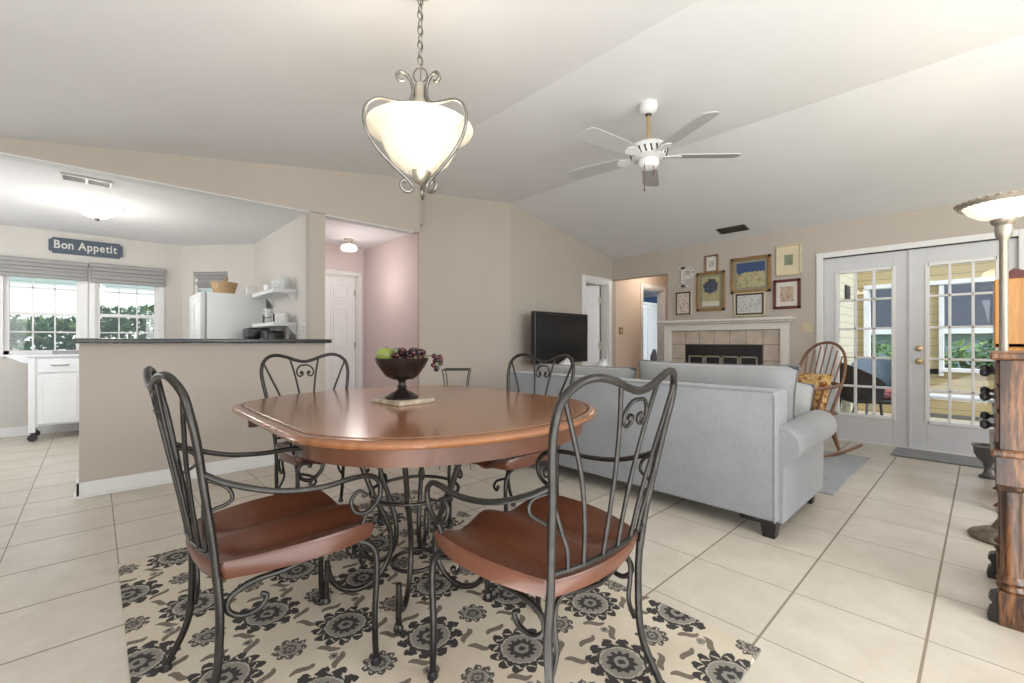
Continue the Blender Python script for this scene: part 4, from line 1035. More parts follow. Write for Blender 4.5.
framed('b', 'smallest picture, tiny sketch in brown frame above the flower print', 2.44, 2.615, 2.035, 2.27, 0.02, M['brownframe'], M['mat_white'], (0.055, 0.075, 0.075), M['art2'])
framed('c', 'upright gold framed print of blue flowers in a vase', 2.35, 2.73, 1.515, 2.045, 0.038, M['goldframe'], M['mat_olive'], (0.075, 0.065, 0.075), M['art3'])
framed('d', 'largest picture, landscape of a pale hill town under dark blue sky in gold frame', 1.80, 2.275, 1.72, 2.18, 0.038, M['goldframe'], M['mat_olive'], (0.07, 0.072, 0.072), M['art4'])
framed('e', 'wide line drawing in black and cream frame, centred above the mantel', 1.865, 2.235, 1.425, 1.73, 0.018, M['creamframe'], M['mat_white'], (0.05, 0.05, 0.05), M['art5'], inner=(M['blackframe'], 0.020))
framed('f', 'cream square frame with a tiny green print, highest on the right', 1.475, 1.745, 1.895, 2.265, 0.018, M['creamframe'], M['mat_cream'], (0.09, 0.125, 0.12), M['art6'])
framed('g', 'square dark red frame with small brown print, below the cream one', 1.485, 1.775, 1.495, 1.85, 0.032, M['redframe'], M['mat_white'], (0.075, 0.085, 0.085), M['art7'])
# wooden letter P
cu = bpy.data.curves.new('P', 'FONT'); cu.body = 'P'; cu.size = 0.40; cu.extrude = 0.010; cu.offset = 0.008
to = bpy.data.objects.new('tmpP', cu); COL.objects.link(to)
bpy.context.view_layer.update()
me = bpy.data.meshes.new_from_object(to.evaluated_get(bpy.context.evaluated_depsgraph_get())); COL.objects.unlink(to)
bm = B(); bm.from_mesh(me)
xs_ = [v.co.x for v in bm.verts]; mx = min(xs_)
for v in bm.verts: v.co.x -= mx
# slab serifs
zmax = max(v.co.y for v in bm.verts)
box(bm, -0.03, 0.10, 0, 0.028, -0.010, 0.010); box(bm, -0.03, 0.06, zmax - 0.028, zmax, -0.010, 0.010)
bmesh.ops.transform(bm, matrix=Matrix(((0, 0, -1, 0), (-1, 0, 0, 0), (0, 1, 0, 0), (0, 0, 0, 1))), verts=bm.verts)
pl = obj('letter_sign', bm, M['pletter'], None, None, (XW - 0.011, 2.955, 1.87)); tag(pl, 'distressed white wooden capital letter P hung on the wall', 'wall letter')
# switches
def plate_x(label, X, y, z, w, h, mat, n=2):
    t = thing('light_switch', label, 'switch', (X, y, z)); bm = B(); box(bm, -0.007, 0, -w / 2, w / 2, 0, h, bev=0.003); obj('plate', bm, mat, t)
    for i in range(n): bm = B(); yy = (-w / 2 + w * (i + 0.5) / n); box(bm, -0.014, -0.006, yy - 0.006, yy + 0.006, h / 2 - 0.012, h / 2 + 0.012); obj('toggle', bm, mat, t)
plate_x('almond double switch plate on the wall right of the mantel', XW, 1.425, 1.21, 0.11, 0.11, M['switch'])
t = thing('light_switch', 'brown switch plate on the peach hall wall', 'switch', (6.36, YT, 1.22)); bm = B(); box(bm, -0.055, 0.055, -0.008, 0, 0, 0.115, bev=0.003); obj('plate', bm, M['switchbrown'], t)
bm = B(); box(bm, -0.02, 0.02, -0.014, -0.006, 0.03, 0.085); obj('toggle', bm, M['switch'], t)

# blue room contents seen through the far doorway
bm = B()
t = thing('white_wardrobe', 'white panelled cupboard in the blue room beyond the hall', 'cupboard', (11.2, 6.4, 0))
bm = B(); box(bm, -0.8, 0.8, -0.2, 0.35, 0, 2.08, bev=0.01); obj('body', bm, M['door'], t)
for i in range(4): bm = B(); box(bm, -0.78 + i * 0.39, -0.41 + i * 0.39, -0.225, -0.2, 0.08, 2.02, bev=0.006); obj('door', bm, M['frenchdoor'], t)
bm = B(); box(bm, -0.85, 0.85, -0.25, 0.36, 2.08, 2.15, bev=0.015); obj('cornice', bm, M['door'], t)
t = thing('dark_chest', 'low dark wooden chest seen through the far doorway', 'chest', (8.9, 4.95, 0)); bm = B(); box(bm, -0.45, 0.45, -0.25, 0.25, 0.0, 0.62, bev=0.01); obj('body', bm, M['redwood'], t)
bm = B(); box(bm, -0.47, 0.47, -0.27, 0.27, 0.62, 0.65, bev=0.005); obj('top', bm, M['redwood'], t)
t = thing('vase', 'white vase standing on the dark chest in the far room', 'vase', (8.85, 4.9, 0.652)); bm = B(); lathe(bm, [(0, 0), (0.06, 0), (0.09, 0.08), (0.07, 0.18), (0.035, 0.24), (0.05, 0.28), (0.04, 0.28), (0, 0.24)], 18); obj('body', bm, M['ceramic'], t, 60)

# ------------------------------------------------------------------ television
t = thing('television', 'flat black television in front of the wall beside the ajar door', 'television', (4.52, 3.86, 0.62))
bm = B(); box(bm, -0.535, 0.535, -0.045, 0.035, 0.20, 0.86, bev=0.008); obj('bezel', bm, M['black'], t)
bm = B(); box(bm, -0.50, 0.50, -0.049, -0.043, 0.245, 0.825); obj('screen', bm, M['screen'], t)
bm = B(); box(bm, -0.05, 0.05, -0.02, 0.02, 0.03, 0.22); box(bm, -0.28, 0.28, -0.13, 0.13, 0.0, 0.03, bev=0.008); obj('stand', bm, M['black'], t)
t = thing('tv_cabinet', 'dark low cabinet under the television, behind the sofa', 'cabinet', (4.55, 3.86, 0))
bm = B(); box(bm, -0.65, 0.65, -0.22, 0.22, 0.08, 0.59, bev=0.006); obj('body', bm, M['redwood'], t)
for i in (0, 1): bm = B(); box(bm, -0.63 + i * 0.64, -0.01 + i * 0.64, -0.235, -0.22, 0.10, 0.56, bev=0.005); obj('door', bm, M['redwood'], t)
bm = B(); box(bm, -0.67, 0.67, -0.24, 0.24, 0.59, 0.615, bev=0.005); obj('top', bm, M['redwood'], t)
for x in (-0.6, 0.54):
    for y in (-0.2, 0.14): bm = B(); box(bm, x, x + 0.06, y, y + 0.06, 0, 0.08); obj('leg', bm, M['redwood'], t)

# small iron stand
t = thing('iron_stand', 'small thin iron stand with a square rim, beyond the table before the oblique wall', 'stand', (2.325, 3.18, 0), TH - PI / 2)
bm = B(); a = 0.115; tube(bm, [(-a, -0.09, 0.855), (a, -0.09, 0.855), (a, 0.09, 0.855), (-a, 0.09, 0.855)], 0.006, 6, closed=True, smooth=False); obj('rim', bm, M['iron'], t)
for sx in (-1, 1):
    for sy in (-1, 1):
        bm = B(); tube(bm, [(sx * a, sy * 0.09, 0.855), (sx * (a - 0.02), sy * 0.08, 0.72), (sx * (a - 0.03), sy * 0.08, 0.4), (sx * (a + 0.02), sy * 0.11, 0.004)], 0.005, 6, 3); obj('leg', bm, M['iron'], t, 60)
bm = B(); box(bm, -0.09, 0.09, -0.08, 0.08, 0.40, 0.41); obj('shelf', bm, M['iron'], t)

# ------------------------------------------------------------------ windsor rocking chair
rk = thing('rocking_chair', 'brown bow-back wooden rocking chair near the french doors', 'chair', (5.07, 1.27, 0.0), math.radians(66))
# local +y faces forward
bm = B(); b2 = B(); box(b2, -0.25, 0.25, -0.22, 0.26, 0.395, 0.43, bev=0.014, seg=2); join(bm, b2); obj('seat', bm, M['rockerwood'], rk, 40)
def RB(s, z): return (s, -0.20 - 0.34 * (z - 0.42), z)
bow = [(0.20, 0.42), (0.225, 0.60), (0.235, 0.78), (0.205, 0.95), (0.12, 1.055), (0.0, 1.09)]
bm = B(); tube(bm, [RB(s, z) for s, z in bow] + [RB(-s, z) for s, z in bow[-2::-1]], 0.014, 8, 5); obj('back_bow', bm, M['rockerwood'], rk, 60)
for i in range(-3, 4):
    s = i * 0.052; top = 1.085 - 0.03 * abs(i) ** 1.35
    bm = B(); tube(bm, [RB(s * 0.8, 0.425), RB(s, 0.7), RB(s * 1.15, top)], 0.0065, 6, 3); obj('spindle', bm, M['rockerwood'], rk, 60)
bm = B(); arm = [(0.30, 0.17, 0.66), (0.305, 0.05, 0.665), (0.29, -0.12, 0.675)]
tube(bm, arm + [(0.235, -0.255, 0.685), (0.12, -0.305, 0.69), (0, -0.318, 0.69), (-0.12, -0.305, 0.69), (-0.235, -0.255, 0.685)] + [(-x, y, z) for x, y, z in arm[::-1]], 0.016, 8, 5); obj('arm_bow', bm, M['rockerwood'], rk, 60)
for s in (-1, 1):
    for y in (0.14, 0.04): bm = B(); tube(bm, [(s * 0.22, y, 0.42), (s * 0.26, y, 0.54), (s * 0.298, y, 0.66)], [0.009, 0.013, 0.009], 6, 3); obj('arm_post', bm, M['rockerwood'], rk, 60)
    for y in (-0.16, 0.19):
        bm = B(); tube(bm, [(s * 0.17, y, 0.40), (s * 0.215, y * 1.25, 0.23), (s * 0.245, y * 1.5, 0.055)], [0.016, 0.026, 0.014], 8, 4); obj('leg', bm, M['rockerwood'], rk, 60)
    bm = B(); P = [(s * 0.245, 0.42, 0.062), (s * 0.245, 0.25, 0.030), (s * 0.245, 0.0, 0.016), (s * 0.245, -0.25, 0.030), (s * 0.245, -0.55, 0.085)]
    tube(bm, P, 0.016, 6, 5); obj('rocker', bm, M['rockerwood'], rk, 60)
bm = B(); tube(bm, [(-0.22, 0.20, 0.22), (0.22, 0.20, 0.22)], 0.011, 6, smooth=False); tube(bm, [(-0.21, -0.18, 0.24), (0.21, -0.18, 0.24)], 0.011, 6, smooth=False); obj('stretcher', bm, M['rockerwood'], rk, 60)
rkM = Matrix.Translation((5.07, 1.27, 0)) @ Matrix.Rotation(math.radians(66), 4, 'Z')
pw_ = rkM @ Vector((0, -0.125, 0.435))
cushion('gold and rust floral pillow tied to the rocking chair back', 0.38, 0.36, 0.10, tuple(pw_), math.radians(66), math.radians(17), M['goldcloth'], None, 'throw_pillow', 'pillow')

# ------------------------------------------------------------------ right hand furniture
# sideboard
CX0, CX1, CY1, CY0 = 2.545, 3.10, -0.035, -1.15
sb = thing('oak_sideboard', 'dark oak sideboard on turned legs with black knobs, cut by the right edge', 'sideboard', (CX0, CY1, 0))
def so(name, bm, mat, sm=None, par=None): return obj(name, bm, mat, par or sb, sm, (-CX0, -CY1, 0) if par is None else (0, 0, 0))
bm = B(); box(bm, CX0 + 0.01, CX1 - 0.01, CY0, CY1 - 0.012, 0.68, 1.030); 
for q in ((CX0, CX0 + 0.012, CY1 - 0.075, CY1 - 0.005, .68, 1.03), (CX0, CX0 + 0.012, CY0, CY1 - .075, 0.99, 1.03), (CX0, CX0 + .012, CY0, CY1 - .075, .68, .715)): box(bm, *q, bev=0.003)
so('body', bm, M['oak'])
bm = B(); box(bm, CX0 - 0.03, CX1 + 0.02, CY0, CY1 + 0.02, 1.030, 1.058, bev=0.006); so('top', bm, M['oak'])
bm = B(); box(bm, CX0 - 0.018, CX1 + 0.015, CY0, CY1 + 0.018, 0.655, 0.684, bev=0.009, seg=2); so('moulding', bm, M['oak'])
bm = B(); box(bm, CX0 + 0.01, CX1 - 0.01, CY0, CY1 - 0.015, 0.55, 0.656); so('apron', bm, M['oak'])
z = 0.71
for i, (za, zb2) in enumerate(((0.93, 1.02), (0.83, 0.92), (0.70, 0.82))):
    bm = B(); box(bm, CX0 + 0.05, CX1 - 0.05, CY1 - 0.012, CY1 + 0.004, za, zb2, bev=0.004); dr = so('drawer', bm, M['oak'])
    for xk in (CX0 + 0.12, CX1 - 0.12):
        bm = B(); lathe(bm, [(0, 0), (0.010, 0), (0.007, 0.010), (0.018, 0.022), (0.020, 0.032), (0.012, 0.042), (0, 0.044)], 14)
        bmesh.ops.rotate(bm, cent=(0, 0, 0), matrix=Matrix.Rotation(-PI / 2, 3, 'X'), verts=bm.verts)
        bmesh.ops.translate(bm, vec=(xk, CY1 + 0.004, (za + zb2) / 2), verts=bm.verts)
        k_ = obj('knob', bm, M['black'], dr, 60)
for (lx, ly) in ((CX0 + 0.0, CY1 - 0.10), (CX1 - 0.10, CY1 - 0.10), (CX0, CY0), (CX1 - 0.1, CY0)):
    cx, cy = lx + (0.045 if lx < CX0 + 0.2 else 0.055), ly + 0.06; bm = B()
    box(bm, cx - 0.037, cx + 0.037, cy - 0.037, cy + 0.037, 0.0, 0.135, bev=0.003)
    lathe(bm, [(0.038, 0.135), (0.045, 0.145), (0.036, 0.160), (0.045, 0.175), (0.036, 0.190), (0.031, 0.20), (0.030, 0.52), (0.038, 0.530), (0.042, 0.545), (0.042, 0.56)], 12, (cx, cy, 0))
    box(bm, cx - 0.045, cx + 0.045, cy - 0.045, cy + 0.045, 0.545, 0.66, bev=0.003)
    lg = so('leg', bm, M['oak'], 30)
    if ly > -0.5:
        bm = B(); prism(bm, [(0, 0), (0.026, 0), (0.030, 0.02), (0.024, 0.045), (0.012, 0.06), (0.016, 0.075), (0.026, 0.090), (0.020, 0.11), (0.0, 0.12)], -0.022, 0.022, mtx=Matrix.Translation((cx, cy + 0.037, 0.001)) @ Matrix(((0, 0, 1, 0), (1, 0, 0, 0), (0, 1, 0, 0), (0, 0, 0, 1)))); obj('carved_foot', bm, M['blackwood'], lg)
bm = B(); box(bm, CX0 + 0.05, CX1 - 0.05, CY0 + 0.05, CY1 - 0.10, 0.085, 0.11, bev=0.004); so('lower_shelf', bm, M['oak'])
# tall honey oak secretary behind
HX0, HX1, HY1 = 4.22, 4.80, -0.025
t = thing('oak_secretary', 'tall honey-coloured oak secretary behind the torchiere lamp', 'cabinet', (HX0, HY1, 0))
def sc2(name, bm, mat, sm=None): return obj(name, bm, mat, t, sm, (-HX0, -HY1, 0))
bm = B(); box(bm, HX0, HX1, HY1 - 0.95, HY1 - 0.045, 0.22, 1.06, bev=0.006); sc2('body', bm, M['honeyoak'])
bm = B(); box(bm, HX0 + 0.02, HX1, HY1 - 0.93, HY1 - 0.02, 1.06, 1.50, bev=0.006); sc2('hutch', bm, M['honeyoak'])
bm = B(); box(bm, HX0 + 0.02, HX0 + 0.075, HY1 - 0.93, HY1 - 0.02, 1.06, 1.09, bev=0.005); sc2('ledge', bm, M['honeyoak'])
bm = B(); prism(bm, [(-0.92, 1.50), (-0.06, 1.50), (-0.05, 1.54), (-0.08, 1.57), (-0.13, 1.55), (-0.20, 1.60), (-0.30, 1.66), (-0.5, 1.60), (-0.7, 1.66), (-0.88, 1.56), (-0.92, 1.54)], HX0 + 0.06, HX0 + 0.12, mtx=Matrix(((0, 0, 1, 0), (1, 0, 0, 0), (0, 1, 0, 0), (0, 0, 0, 1))) @ Matrix.Translation((-0.05, 0, 0))); sc2('crest', bm, M['redwood'])
for y in (HY1 - 0.12, HY1 - 0.93):
    for x in (HX0, HX1 - 0.09):
        bm = B(); tube(bm, [(x + 0.045, y + 0.045, 0.23), (x + 0.03, y + 0.06, 0.16), (x + 0.045, y + 0.055, 0.07), (x + 0.035, y + 0.075, 0.02)], [0.045, 0.035, 0.022, 0.034], 10, 5); sc2('claw_foot', bm, M['redwood'], 60)
# metal urn stand by the doors
t = thing('metal_urn', 'dark grey metal urn on a foot standing near the right french door', 'urn', (5.25, -0.02, 0)); t.scale = (0.85, 0.85, 1.0)
bm = B(); lathe(bm, [(0, 0), (0.06, 0), (0.065, 0.015), (0.035, 0.03), (0.022, 0.07), (0.035, 0.12), (0.07, 0.15), (0.092, 0.19), (0.096, 0.24), (0.11, 0.255), (0.098, 0.26), (0.085, 0.20), (0, 0.16)], 28); obj('body', bm, M['planter'], t, 50)
bm = B(); tube(bm, [(0.104 * math.cos(2 * PI * i / 20), 0.104 * math.sin(2 * PI * i / 20), 0.258) for i in range(20)], 0.008, 6, 2, closed=True); obj('rim', bm, M['vent'], t, 60)

# torchiere floor lamp
LX, LY = 3.66, -0.075
t = thing('floor_lamp', 'lit torchiere floor lamp with rope-edged glass bowl at the right', 'lamp', (LX, LY, 0))
bm = B(); lathe(bm, [(0, 0), (0.135, 0), (0.142, 0.012), (0.13, 0.028), (0.105, 0.034), (0.09, 0.05), (0.05, 0.065), (0.035, 0.095), (0.022, 0.12), (0.018, 0.15), (0, 0.15)], 32); obj('base', bm, M['antique'], t, 40)
bm = B(); lathe(bm, [(0.026, 0.14), (0.030, 0.16), (0.020, 0.20), (0.018, 0.9), (0.018, 1.66), (0.032, 1.68), (0.036, 1.715), (0.034, 1.74), (0.05, 1.755), (0.055, 1.775), (0.0, 1.785)], 20); obj('pole', bm, M['lampmetal'], t, 40)
bm = B(); lathe(bm, [(0.05, 1.776), (0.10, 1.792), (0.14, 1.82), (0.168, 1.86), (0.162, 1.863), (0.13, 1.832), (0.09, 1.803), (0.04, 1.79)], 36, closed=True); obj('lamp_shade', bm, M['torchglass'], t, 60)
bm = B(); lathe(bm, [(0.160, 1.858), (0.182, 1.852), (0.192, 1.868), (0.184, 1.882), (0.164, 1.880)], 40, closed=True)
for i in range(30):
    a = 2 * PI * i / 30; c, s = math.cos(a), math.sin(a); c2, s2 = math.cos(a + 0.13), math.sin(a + 0.13)
    tube(bm, [(0.166 * c, 0.166 * s, 1.856), (0.187 * (c + c2) / 2 * 1.01, 0.187 * (s + s2) / 2 * 1.01, 1.872), (0.196 * c2, 0.196 * s2, 1.880)], 0.006, 5, 3)
obj('rope_rim', bm, M['lampmetal'], t, 60)
bm = B(); ball(bm, (0, 0, 1.85), 0.035); obj('bulb', bm, M['bulb'], t, 180)
lamp('torchiere_light', 'POINT', (LX, LY, 1.95), 4, (1, 0.86, 0.66), 0.10)

# ------------------------------------------------------------------ pendant
QX, QY = 1.045, 1.70
t = thing('pendant_light', 'lit alabaster glass bowl pendant hanging on a chain in scrolled metal straps', 'lamp', (QX, QY, ZF if QX > XA else zc(QX)))
zt0 = zc(QX)
def pz(z): return z - zt0
bm = B(); lathe(bm, [(0, 0.0), (0.06, 0.0), (0.058, -0.02), (0.03, -0.035), (0.01, -0.045), (0, -0.045)], 20); obj('canopy', bm, M['lampmetal'], t, 50)
zz = zt0 - 0.05; bm = B(); i = 0
while zz > 2.315:
    a = 0.011; h = 0.042
    pts = [(a, 0, 0), (a, 0, -h * 0.5), (0, 0, -h * 0.75), (-a, 0, -h * 0.5), (-a, 0, 0), (0, 0, h * 0.25)]
    if i % 2: pts = [(0, x, z) for x, _, z in pts]
    tube(bm, [(x, y, z + pz(zz)) for x, y, z in pts], 0.0028, 6, 3, closed=True); zz -= 0.033; i += 1
obj('chain', bm, M['pewter'], t, 60)
bm = B(); tube(bm, [(0.004, 0.003, -0.05), (0.006, -0.004, pz(2.45)), (0.002, 0.004, pz(2.22))], 0.0025, 5, 4); obj('cord', bm, M['antique'], t)
bm = B(); tube(bm, [(0.030 * math.cos(2 * PI * i / 16) * math.sin(TH), -0.030 * math.cos(2 * PI * i / 16) * math.cos(TH), pz(2.272) + 0.032 * math.sin(2 * PI * i / 16)) for i in range(16)], 0.004, 6, 2, closed=True); obj('loop', bm, M['pewter'], t, 60)
bm = B(); lathe(bm, [(0, 2.235), (0.022, 2.232), (0.03, 2.20), (0.026, 2.165), (0.036, 2.15), (0.034, 2.13), (0, 2.128)], 20, (0, 0, -zt0)); obj('hub', bm, M['lampmetal'], t, 50)
bm = B(); lathe(bm, [(0.028, 2.128), (0.030, 2.11), (0.022, 2.095), (0, 2.09)], 16, (0, 0, -zt0)); obj('socket', bm, M['ceramic'], t, 50)
bm = B(); lathe(bm, [(0.02, 1.835), (0.075, 1.85), (0.125, 1.892), (0.155, 1.945), (0.168, 1.985), (0.195, 2.005), (0.228, 2.025), (0.232, 2.033), (0.222, 2.034), (0.19, 2.017), (0.155, 1.992), (0.142, 1.95), (0.115, 1.90), (0.07, 1.862), (0.02, 1.845)], 48, (0, 0, -zt0), closed=True); obj('lamp_shade', bm, M['pendglass'], t, 70)
bm = B(); lathe(bm, [(0.0, 1.79), (0.012, 1.792), (0.03, 1.80), (0.045, 1.83), (0.050, 1.85), (0.0, 1.852)], 20, (0, 0, -zt0)); obj('lower_cap', bm, M['lampmetal'], t, 50)
for k in range(3):
    a = TH + 2 * PI * k / 3 + math.radians(2)
    c, s = math.cos(a), math.sin(a)
    P = [(0.075, 2.225), (0.095, 2.222), (0.105, 2.238), (0.092, 2.258), (0.068, 2.258), (0.045, 2.235), (0.034, 2.20), (0.040, 2.16), (0.065, 2.135), (0.12, 2.125), (0.185, 2.118), (0.228, 2.085), (0.243, 2.03), (0.228, 1.965), (0.185, 1.905), (0.12, 1.850), (0.060, 1.805), (0.034, 1.775), (0.052, 1.750), (0.080, 1.757), (0.088, 1.782), (0.072, 1.797), (0.062, 1.785)]
    bm = B(); tube(bm, [(c * r, s * r, pz(z)) for r, z in P], [0.0075, 0.0075, 0.0075, 0.0075, 0.0065], 8, 5); obj('strap', bm, M['pewter'], t, 60)
bm = B(); ball(bm, (0, 0, pz(1.97)), 0.04); obj('bulb', bm, M['bulb'], t, 180)
lamp('pendant_glow', 'POINT', (QX, QY, 2.06), 4, (1, 0.88, 0.70), 0.10)

# ------------------------------------------------------------------ ceiling fan
FX, FY = 2.985, 1.70
t = thing('ceiling_fan', 'white five-blade ceiling fan on a brass rod', 'fan', (FX, FY, ZF))
bm = B(); lathe(bm, [(0, 0.0), (0.062, 0), (0.068, -0.03), (0.058, -0.06), (0.035, -0.078), (0, -0.08)], 24); obj('canopy', bm, M['fan'], t, 50)
bm = B(); lathe(bm, [(0.02, -0.075), (0.024, -0.082), (0.02, -0.092), (0, -0.093)], 16); obj('collar', bm, M['black'], t, 50)
bm = B(); lathe(bm, [(0.013, -0.09), (0.013, -0.30), (0.0, -0.30)], 14); obj('downrod', bm, M['brass'], t, 50)
zb3 = -0.30
bm = B(); lathe(bm, [(0, zb3 + 0.012), (0.04, zb3 + 0.01), (0.10, zb3), (0.128, zb3 - 0.02), (0.132, zb3 - 0.075), (0.118, zb3 - 0.10), (0.07, zb3 - 0.115), (0, zb3 - 0.117)], 32); mt = obj('motor_housing', bm, M['fan'], t, 40)
bm = B()
for i in range(20):
    a = 2 * PI * i / 20; c, s = math.cos(a), math.sin(a)
    tube(bm, [(0.1335 * c, 0.1335 * s, zb3 - 0.052), (0.122 * math.cos(a + .1), 0.122 * math.sin(a + .1), zb3 - 0.098)], 0.007, 5, smooth=False)
obj('vent_slot', bm, M['black'], mt)
bm = B(); lathe(bm, [(0.0, zb3 - 0.115), (0.072, zb3 - 0.118), (0.078, zb3 - 0.14), (0.065, zb3 - 0.175), (0.03, zb3 - 0.19), (0, zb3 - 0.192)], 24); obj('switch_housing', bm, M['fan'], t, 40)
for k in range(5):
    a = (TH - PI / 2) + math.radians(-1 + 72 * k)
    c, s = math.cos(a), math.sin(a); zb_ = zb3 - 0.088
    root = Matrix.Translation((0, 0, zb_)) @ Matrix.Rotation(a, 4, 'Z') @ Matrix.Rotation(math.radians(11), 4, 'X')
    bm = B(); prism(bm, [(0.09, -0.02), (0.15, -0.035), (0.21, -0.045), (0.24, -0.02), (0.24, 0.02), (0.21, 0.045), (0.15, 0.035), (0.09, 0.02)], -0.012, -0.006, mtx=root); br = obj('blade_bracket', bm, M['fan'], t)
    bm = B(); prism(bm, [(0.20, -0.052), (0.30, -0.064), (0.60, -0.07), (0.645, -0.062), (0.665, -0.03), (0.665, 0.03), (0.645, 0.062), (0.60, 0.07), (0.30, 0.064), (0.20, 0.052)], -0.006, 0.001, mtx=root); obj('blade', bm, M['fanblade'], t)
for dx, l in ((-0.045, 0.19), (0.02, 0.07)):
    px, py = dx * math.sin(TH) - 0.05 * math.cos(TH), -dx * math.cos(TH) - 0.05 * math.sin(TH)
    bm = B(); tube(bm, [(px, py, zb3 - 0.16), (px, py, zb3 - 0.16 - l)], 0.0022, 5, smooth=False); ball(bm, (px, py, zb3 - 0.165 - l), 0.006, sz=2.0); obj('pull_chain', bm, M['redwood'], t)

# ------------------------------------------------------------------ vents and kitchen lights
def ceiling_vent(label, loc, rz, L_, W_, rot, mats):
    t = thing('ceiling_vent', label, 'vent', loc, 0); R = Matrix.Rotation(rot, 4, 'Y') @ Matrix.Rotation(rz, 4, 'Z')
    bm = B(); tbox(bm, R, -L_ / 2, L_ / 2, -W_ / 2, W_ / 2, -0.004, 0.0); obj('backing', bm, mats[1], t)
    bm = B(); f = 0.014
    for q in ((-L_ / 2 - f, -L_ / 2, -W_ / 2 - f, W_ / 2 + f), (L_ / 2, L_ / 2 + f, -W_ / 2 - f, W_ / 2 + f), (-0.008, 0.008, -W_ / 2, W_ / 2), (-L_ / 2, L_ / 2, -W_ / 2 - f, -W_ / 2), (-L_ / 2, L_ / 2, W_ / 2, W_ / 2 + f)): tbox(bm, R, *q, -0.012, 0)
    obj('frame', bm, mats[0], t)
    bm = B()
    for i in range(6): y = -W_ / 2 + (i + 0.5) * W_ / 6; tbox(bm, R, -L_ / 2, L_ / 2, y - 0.004, y + 0.004, -0.010, -0.004)
    obj('slat', bm, mats[2], t); return t
xv = 5.775; ceiling_vent('dark metal air vent on the sloped ceiling above the fireplace', (xv, 2.14, zc(xv) - 0.003), PI / 2, 0.30, 0.13, math.atan(0.189), (M['ventdark'], M['fireblack'], M['ventdark']))
ceiling_vent('pale air vent on the kitchen ceiling above the round light', (-0.045, 5.09, 2.437), 0, 0.28, 0.15, 0, (M['trim'], M['vent'], M['vent']))
t = thing('ceiling_light', 'bright flush bowl light on the kitchen ceiling', 'lamp', (0.02, 5.95, 2.44))
bm = B(); lathe(bm, [(0, 0), (0.15, 0), (0.15, -0.02), (0, -0.02)], 28); obj('base_plate', bm, M['trim'], t, 40)
bm = B(); lathe(bm, [(0.20, -0.02), (0.205, -0.03), (0.17, -0.045), (0.13, -0.085), (0.07, -0.125), (0.0, -0.135)], 36); obj('glass_shade', bm, M['kitglass'], t, 60)
bm = B(); lathe(bm, [(0, -0.17), (0.012, -0.165), (0.016, -0.15), (0.025, -0.138), (0, -0.13)], 14); obj('finial', bm, M['pewter'], t, 60)
lamp('kitchen_light', 'POINT', (0.02, 5.95, 1.9), 16, (1, 0.95, 0.88), 0.12)
t = thing('ceiling_light', 'small round glass light on the front hall ceiling', 'lamp', (2.43, 5.70, 2.44))
bm = B(); lathe(bm, [(0, 0), (0.065, 0), (0.06, -0.02), (0.035, -0.03), (0.03, -0.07), (0, -0.07)], 20); obj('base_plate', bm, M['lampmetal'], t, 40)
bm = B(); lathe(bm, [(0.04, -0.065), (0.085, -0.08), (0.105, -0.12), (0.09, -0.15), (0, -0.155)], 24); obj('glass_shade', bm, M['hallglass'], t, 60)
lamp('hall_light', 'POINT', (2.35, 5.30, 1.9), 8, (1, 0.90, 0.86), 0.1)
lamp('bedroom_hall_light', 'POINT', (6.95, 3.62, 2.2), 12, (1, 0.86, 0.72), 0.12)
lamp('blue_room_daylight', 'AREA', (9.6, 5.2, 2.35), 45, (0.85, 0.93, 1.0), 0.8, 0.8, (11.0, 6.0, 0.9))
lamp('bedroom_point', 'POINT', (5.3, 4.9, 2.1), 6, (0.95, 0.97, 1.0), 0.15)  # point lamp inside the closed room behind the ajar door

# ------------------------------------------------------------------ kitchen things
# bar counter
bm = B(); box(bm, -0.105, 1.655, 4.27, 4.72, 1.087, 1.122, bev=0.006, seg=2)
for v in bm.verts: v.co -= Vector((0.77, 4.41, 0))
o = obj('bar_counter', bm, M['granite'], None, 30, (0.77, 4.41, 0)); tag(o, 'dark speckled granite bar top along the half wall', 'worktop')
# fridge
t = thing('refrigerator', 'white refrigerator at the back of the kitchen', 'refrigerator', (0.87, 6.0, 0))
bm = B(); box(bm, 0.05, 0.66, 0, 0.74, 0.03, 1.66, bev=0.012, seg=2); obj('body', bm, M['fridge'], t, 40)
for z0_, z1_ in ((0.05, 1.10), (1.115, 1.655)):
    bm = B(); box(bm, -0.015, 0.045, 0.0, 0.74, z0_, z1_, bev=0.012, seg=2); dd = obj('door', bm, M['fridge'], t, 40)
    bm = B(); a, b = (z0_ + 0.45, z1_ - 0.04) if z0_ < 0.5 else (z0_ + 0.04, z1_ - 0.08); tube(bm, [(-0.015, 0.07, a), (-0.055, 0.07, a + 0.05), (-0.06, 0.07, (a + b) / 2), (-0.055, 0.07, b - 0.05), (-0.015, 0.07, b)], 0.010, 8, 4); obj('handle', bm, M['trim'], dd, 60)
t = thing('basket', 'brown wicker basket on top of the refrigerator', 'basket', (1.13, 6.22, 1.662), math.radians(-15))
bm = B(); b2 = B(); lathe(b2, [(0, 0), (0.12, 0), (0.155, 0.12), (0.165, 0.165), (0.150, 0.165), (0.11, 0.02), (0, 0.02)], 24)
for v in b2.verts: v.co.x *= 0.85; v.co.y *= 0.7; v.co.z *= 0.85
join(bm, b2); obj('body', bm, M['wicker'], t, 60)
bm = B(); tube(bm, [(0.0, 0.10, 0.13), (0.02, 0.09, 0.18), (0.03, 0, 0.205), (0.02, -0.09, 0.18), (0.0, -0.10, 0.13)], 0.010, 7, 5); obj('handle', bm, M['wicker'], t, 60)
